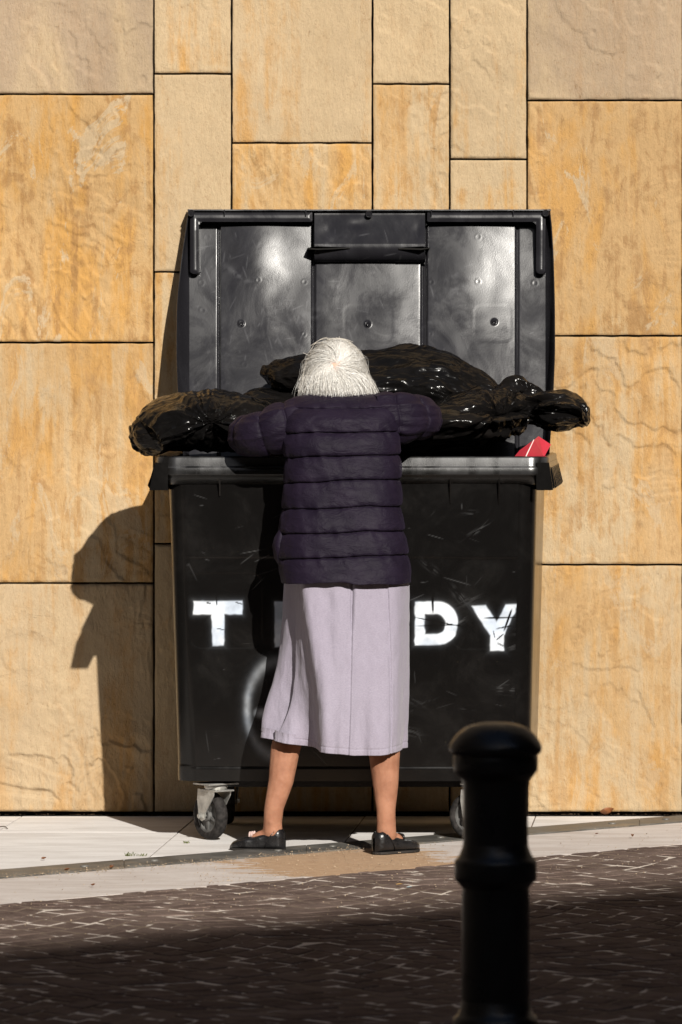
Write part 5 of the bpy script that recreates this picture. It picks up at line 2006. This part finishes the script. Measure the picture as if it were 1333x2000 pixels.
# hair --------------------------------------------------------------
def hair(N, seed):
    rg = np.random.RandomState(seed)
    Wh = np.array([-0.04, -0.93, 0.30]); Wh /= np.linalg.norm(Wh)   # the whorl, world direction from the head centre
    a1 = np.cross(Wh, [1, 0, 0.0]); a1 /= np.linalg.norm(a1); a2 = np.cross(Wh, a1)
    ca = np.array(HC)
    HRm = np.array(HR)
    rad = np.array([0.074, 0.092, 0.098])
    ps = (rg.rand(N) ** 0.66) * 1.9 + 0.16
    ps[: N // 30] = rg.rand(N // 30) * 0.30 + 0.05
    phi = rg.rand(N) * 2 * math.pi
    # clumps
    clump = rg.randint(0, 260, N)
    cphi = rg.rand(260) * 2 * math.pi; 
    dphi = (cphi[clump] - phi + math.pi) % (2 * math.pi) - math.pi
    phi = phi + np.where(np.abs(dphi) < 0.35, dphi * 0.30, 0)
    dirs = np.cos(ps)[:, None] * Wh + np.sin(ps)[:, None] * (np.cos(phi)[:, None] * a1 + np.sin(phi)[:, None] * a2)

    def surf(p):
        """push out to the skull + thickness, in head space"""
        l = (p - ca) @ HRm
        k = np.sqrt(((l / rad) ** 2).sum(-1))
        return k, l
    lift = 0.0015 + rg.rand(N) * 0.010
    lift[rg.rand(N) < 0.03] += 0.006
    k, l = surf(ca + dirs * 0.1)
    p = ca + dirs * 0.1 / k[:, None]
    K = 24
    step = 0.0098
    P_ = [p.copy()]
    zend = 1.376 + rg.randn(N) * 0.009
    length = rg.uniform(0.62, 1.0, N) * K * step
    vprev = None
    sw = rg.uniform(0.35, 0.75, N)
    for i in range(K):
        r = p - ca
        rn = r / np.linalg.norm(r, axis=1)[:, None]
        cosw = (rn @ Wh)
        out = rn * cosw[:, None] - Wh                       # away from whorl
        out /= np.linalg.norm(out, axis=1)[:, None] + 1e-6
        swirl = np.cross(Wh, rn); swirl /= np.linalg.norm(swirl, axis=1)[:, None] + 1e-6
        low = np.clip((ca[2] + 0.045 - p[:, 2]) / 0.085, 0, 1)[:, None]
        g = np.array([0, 0, -1.0]) + rn * np.array([1, 1, 0]) * 0.13
        # sideways comb: hair leaves the back of the head towards the sides
        side = np.zeros_like(p); side[:, 0] = np.sign(r[:, 0] + 0.0) * 0.30 * (1 - low[:, 0])
        v = out * (1 - low) * 1.0 + swirl * (sw[:, None] * 1.8 * np.exp(-i / 4.0)) + g * (0.04 + 0.02 * i * (1 - low) + low * 1.35) + side * min(1, i / 6)
        v = v - rn * (np.clip((v * rn).sum(1), -9, 0))[:, None]   # never into the skull
        wob = np.stack([vnoise(np.stack([clump * 1.7, np.full(N, i * 0.33), np.full(N, 3.1 + kk)], -1), 5 + kk) for kk in range(3)], -1)
        v = v / (np.linalg.norm(v, axis=1)[:, None] + 1e-6) + wob * 0.42 + rg.randn(N, 3) * 0.06
        v /= np.linalg.norm(v, axis=1)[:, None] + 1e-6
        if vprev is not None:
            v = v * 0.5 + vprev * 0.5
            v /= np.linalg.norm(v, axis=1)[:, None] + 1e-6
        vprev = v
        live = (p[:, 2] > zend) & (length > i * step)
        p = p + v * step * live[:, None]
        # hold outside skull by lift growing with distance
        k, l = surf(p)
        want = 1 + (lift / 0.09) * np.clip((i + 1) / 5.0, 0, 1) + low[:, 0] * 0.06
        fix = np.where(k < want, want / k, 1.0)
        fix = np.where((k > want) & (low[:, 0] < 0.5), np.maximum(want / k, 0.97), fix)
        p = ca + (p - ca) * fix[:, None]
        P_.append(p.copy())
    P_ = np.array(P_)          # K+1,N,3
    P_[:, :, :] += 0.0
    wd = rg.uniform(0.0003, 0.0006, N)
    wd = np.where(ps < 0.32, wd * 0.7, wd)
    prof_ = np.interp(np.linspace(0, 1, K + 1), [0, .1, .7, 1], [0.7, 1, 0.9, 0.15])
    dP = np.gradient(P_, axis=0); dP /= np.linalg.norm(dP, axis=-1)[..., None] + 1e-9
    rn = P_ - ca; rn /= np.linalg.norm(rn, axis=-1)[..., None]
    sd = np.cross(dP, rn); sd /= np.linalg.norm(sd, axis=-1)[..., None] + 1e-9
    nn = np.cross(sd, dP)
    V = []
    for k in range(3):
        an = 2 * math.pi * k / 3 + 0.5
        V.append(P_ + (sd * math.cos(an) + nn * math.sin(an)) * (wd[None, :] * prof_[:, None])[..., None])
    V = np.stack(V, 2)          # K+1,N,3(corner),3
    V = V.transpose(1, 0, 2, 3)  # N,K+1,3,3
    idx = np.arange(N * (K + 1) * 3).reshape(N, K + 1, 3)
    F = []
    for k in range(3):
        l_ = (k + 1) % 3
        F.append(np.stack([idx[:, :-1, k], idx[:, :-1, l_], idx[:, 1:, l_], idx[:, 1:, k]], -1).reshape(-1, 4))
    F = np.concatenate(F)
    me = mesh_from(V.reshape(-1, 3), F)
    tone = np.clip(0.62 + 0.20 * rg.randn(N) + 0.20 * np.sin(clump * 2.3), 0, 1)
    at = me.attributes.new('tone', 'FLOAT', 'POINT')
    at.data.foreach_set('value', np.repeat(tone, (K + 1) * 3).astype(np.float32))
    return me


hm = hair(20000, 4)
hr = link('hair', hm, M['hair'], woman)
hr['label'] = 'chin-length white hair thinning to pink at the whorl'
# fly-away strands
m = MB()
for (a, b, c) in (((612, 672), (632, 656), (652, 664)), ((604, 690), (618, 660), (640, 659)), ((640, 664), (662, 655), (690, 668)), ((652, 662), (680, 657), (702, 690)), ((592, 689), (600, 692), (612, 698)), ((606, 676), (622, 664), (650, 672)), ((600, 700), (594, 725), (590, 745)), ((660, 660), (690, 662), (712, 700))):
    pts = []
    for j in range(11):
        t = j / 10
        x = (1 - t) ** 2 * a[0] + 2 * t * (1 - t) * b[0] + t * t * c[0]
        y = (1 - t) ** 2 * a[1] + 2 * t * (1 - t) * b[1] + t * t * c[1]
        pts.append(P(x, y, -1.085 + 0.02 * math.sin(a[0])))
    m.tube(pts, 0.0007, 4)
q = m.build('loose_hair', M['hair'], woman, smooth=True)

# ------------------------------------------------------------------ bollard in the shade
bo_p = (0.314, -6.16)
SB = FPX / (CAM_D + bo_p[1])


def bz(y): return CAM_H - (y - HY) / SB


def br(w): return w / 2 / SB


boll = empty('bollard', (bo_p[0], bo_p[1], 0), 'squat black cast-iron bollard with domed cap standing on the shaded setts', 'bollard')
TB = Matrix.Translation((bo_p[0], bo_p[1], 0))
m = MB()
prf = [(br(178), bz(1468)), (br(181), bz(1463)), (br(180), bz(1456)), (br(170), bz(1446)), (br(150), bz(1433)), (br(122), bz(1421)), (br(90), bz(1415)), (br(55), bz(1411.5)), (br(25), bz(1410.3)), (0, bz(1410))]
m.lathe([(br(160), bz(1474)), (br(172), bz(1472))] + prf, 72, TB, cap=False)
m.build('cap', M['boll'], boll, angle=45)
m = MB()
m.lathe([(br(130), bz(1522)), (br(146), bz(1516)), (br(158), bz(1508)), (br(163), bz(1506)), (br(165), bz(1503)), (br(165), bz(1480)), (br(162), bz(1474)), (br(150), bz(1473))], 72, TB, cap=False)
m.build('cap_ring', M['boll'], boll, angle=45)
m = MB()
m.lathe([(br(133), 0.10), (br(133), bz(1760)), (br(128), bz(1700)), (br(126), bz(1560)), (br(128), bz(1532)), (br(134), bz(1518))], 72, TB, cap=False)
m.build('shaft', M['boll'], boll, angle=45)
m = MB()
m.lathe([(br(130), bz(1734)), (br(140), bz(1728)), (br(150), bz(1722)), (br(159), bz(1718)), (br(161), bz(1715)), (br(161), bz(1684)), (br(158), bz(1679)), (br(150), bz(1676)), (br(140), bz(1668)), (br(130), bz(1655)), (br(125), bz(1640))], 72, TB, cap=False)
m.build('collar', M['boll'], boll, angle=45)
m = MB()
m.lathe([(br(166), -0.02), (br(166), bz(1994)), (br(162), bz(1986)), (br(150), bz(1982)), (br(140), bz(1970)), (br(132), bz(1950))], 72, TB, cap=False)
m.build('foot', M['boll'], boll, angle=45)

# ------------------------------------------------------------------ small litter
def leaf(px, py, size, label, rot=0.0, curl=0.3, mat='leaf'):
    gxy = G(px, py)
    n = 9
    pts = np.zeros((n, 5, 3))
    for i in range(n):
        t = i / (n - 1)
        w = math.sin(math.pi * min(1, t * 0.97 + .015)) ** 0.8 * 0.34 * size
        for j in range(5):
            s_ = (j - 2) / 2
            lx, ly = (t - .5) * size, s_ * w
            zz_ = curl * size * (abs(s_) ** 2 * 0.5 * w / (0.34 * size + 1e-9) + (t - .4) ** 2 * 1.2) + 0.002
            c, s2 = math.cos(rot), math.sin(rot)
            pts[i, j] = (lx * c - ly * s2, lx * s2 + ly * c, zz_ + 0.003)
    pts[..., 0] += gxy[0]; pts[..., 1] += gxy[1]
    o = grid_obj('dry_leaf', pts, M[mat])
    tag(o, label, 'leaf', None)
    return o


leaf(1186, 1594, 0.046, 'curled orange-brown dry leaf lying against the wall foot right of the bollard', 0.2, 0.9)
leaf(86, 1681, 0.018, 'small dark dry leaf on the pale slabs at far left', 0.6, 0.6)
leaf(131, 1703, 0.016, 'tiny brown leaf on the left end of the drain strip', 0.1, 0.7)
leaf(219, 1698, 0.018, 'dark curled leaf on the drain strip below the grass tufts', 0.9, 0.8)
leaf(182, 1733, 0.013, 'round brown leaf bit on the pale kerb at left', 0.0, 0.8)
leaf(1166, 1632, 0.012, 'tiny dry leaf on the kerb paving right of the bollard', 0.0, 0.5)
leaf(1236, 1637, 0.014, 'dark upright leaf bit near the right edge of the kerb paving', 1.2, 1.0)
leaf(780, 1731, 0.020, 'yellow paper scrap on the setts below the right shoe', 0.1, 0.2, 'yellow')['category'] = 'scrap'
leaf(800, 1737, 0.018, 'blue grey scrap beside the yellow one on the setts', 0.5, 0.3, 'blue')['category'] = 'scrap'


def tuft(px, py, n, h, label):
    g_ = G(px, py)
    m = MB()
    for i in range(n):
        a = random.uniform(0, 6.28); r = random.uniform(0, 0.012)
        b = Vector((g_[0] + r * math.cos(a) * 1.5, g_[1] + r * math.sin(a), 0.0))
        tip = b + Vector((random.uniform(-1, 1) * h * .8, random.uniform(-.4, .4) * h, h * random.uniform(.4, 1)))
        md_ = (b + tip) / 2 + Vector((0, 0, h * .25))
        w = Vector((0.0011, 0, 0))
        m.add([b - w, b + w, md_ + w * .8, md_ - w * .8, tip], [(0, 1, 2, 3), (3, 2, 4)])
    o = m.build('grass_tuft', M['grass'])
    tag(o, label, 'grass tuft')


tuft(253, 1672, 14, 0.016, 'little green grass tuft in the slab joint left of the castor')
tuft(276, 1672, 12, 0.010, 'flat dry grass tuft right of the greener one')
tuft(365, 1647, 16, 0.009, 'brownish weeds in the joint just below the front left castor')
m = MB()
tw = [G(0, 1617), G(9, 1617.5), G(15, 1620)]
m.tube([(tw[0][0], tw[0][1], .004), (tw[1][0], tw[1][1], .006), (tw[2][0], tw[2][1], .003)], 0.0016, 5)
tag(m.build('twig', M['twig']), 'short dark twig on the pale slabs at the left edge', 'twig')
# crumbs in the gap under the wall
def f_wall(rg):
    return rg.uniform(-1.3, 1.3), -0.004 - abs(rg.randn()) * 0.012
tag(grit('wall_debris', 420, f_wall, 0.0015, 0.005, M['twig'], 9), 'dark crumbs collected along the foot of the stone wall', 'debris')
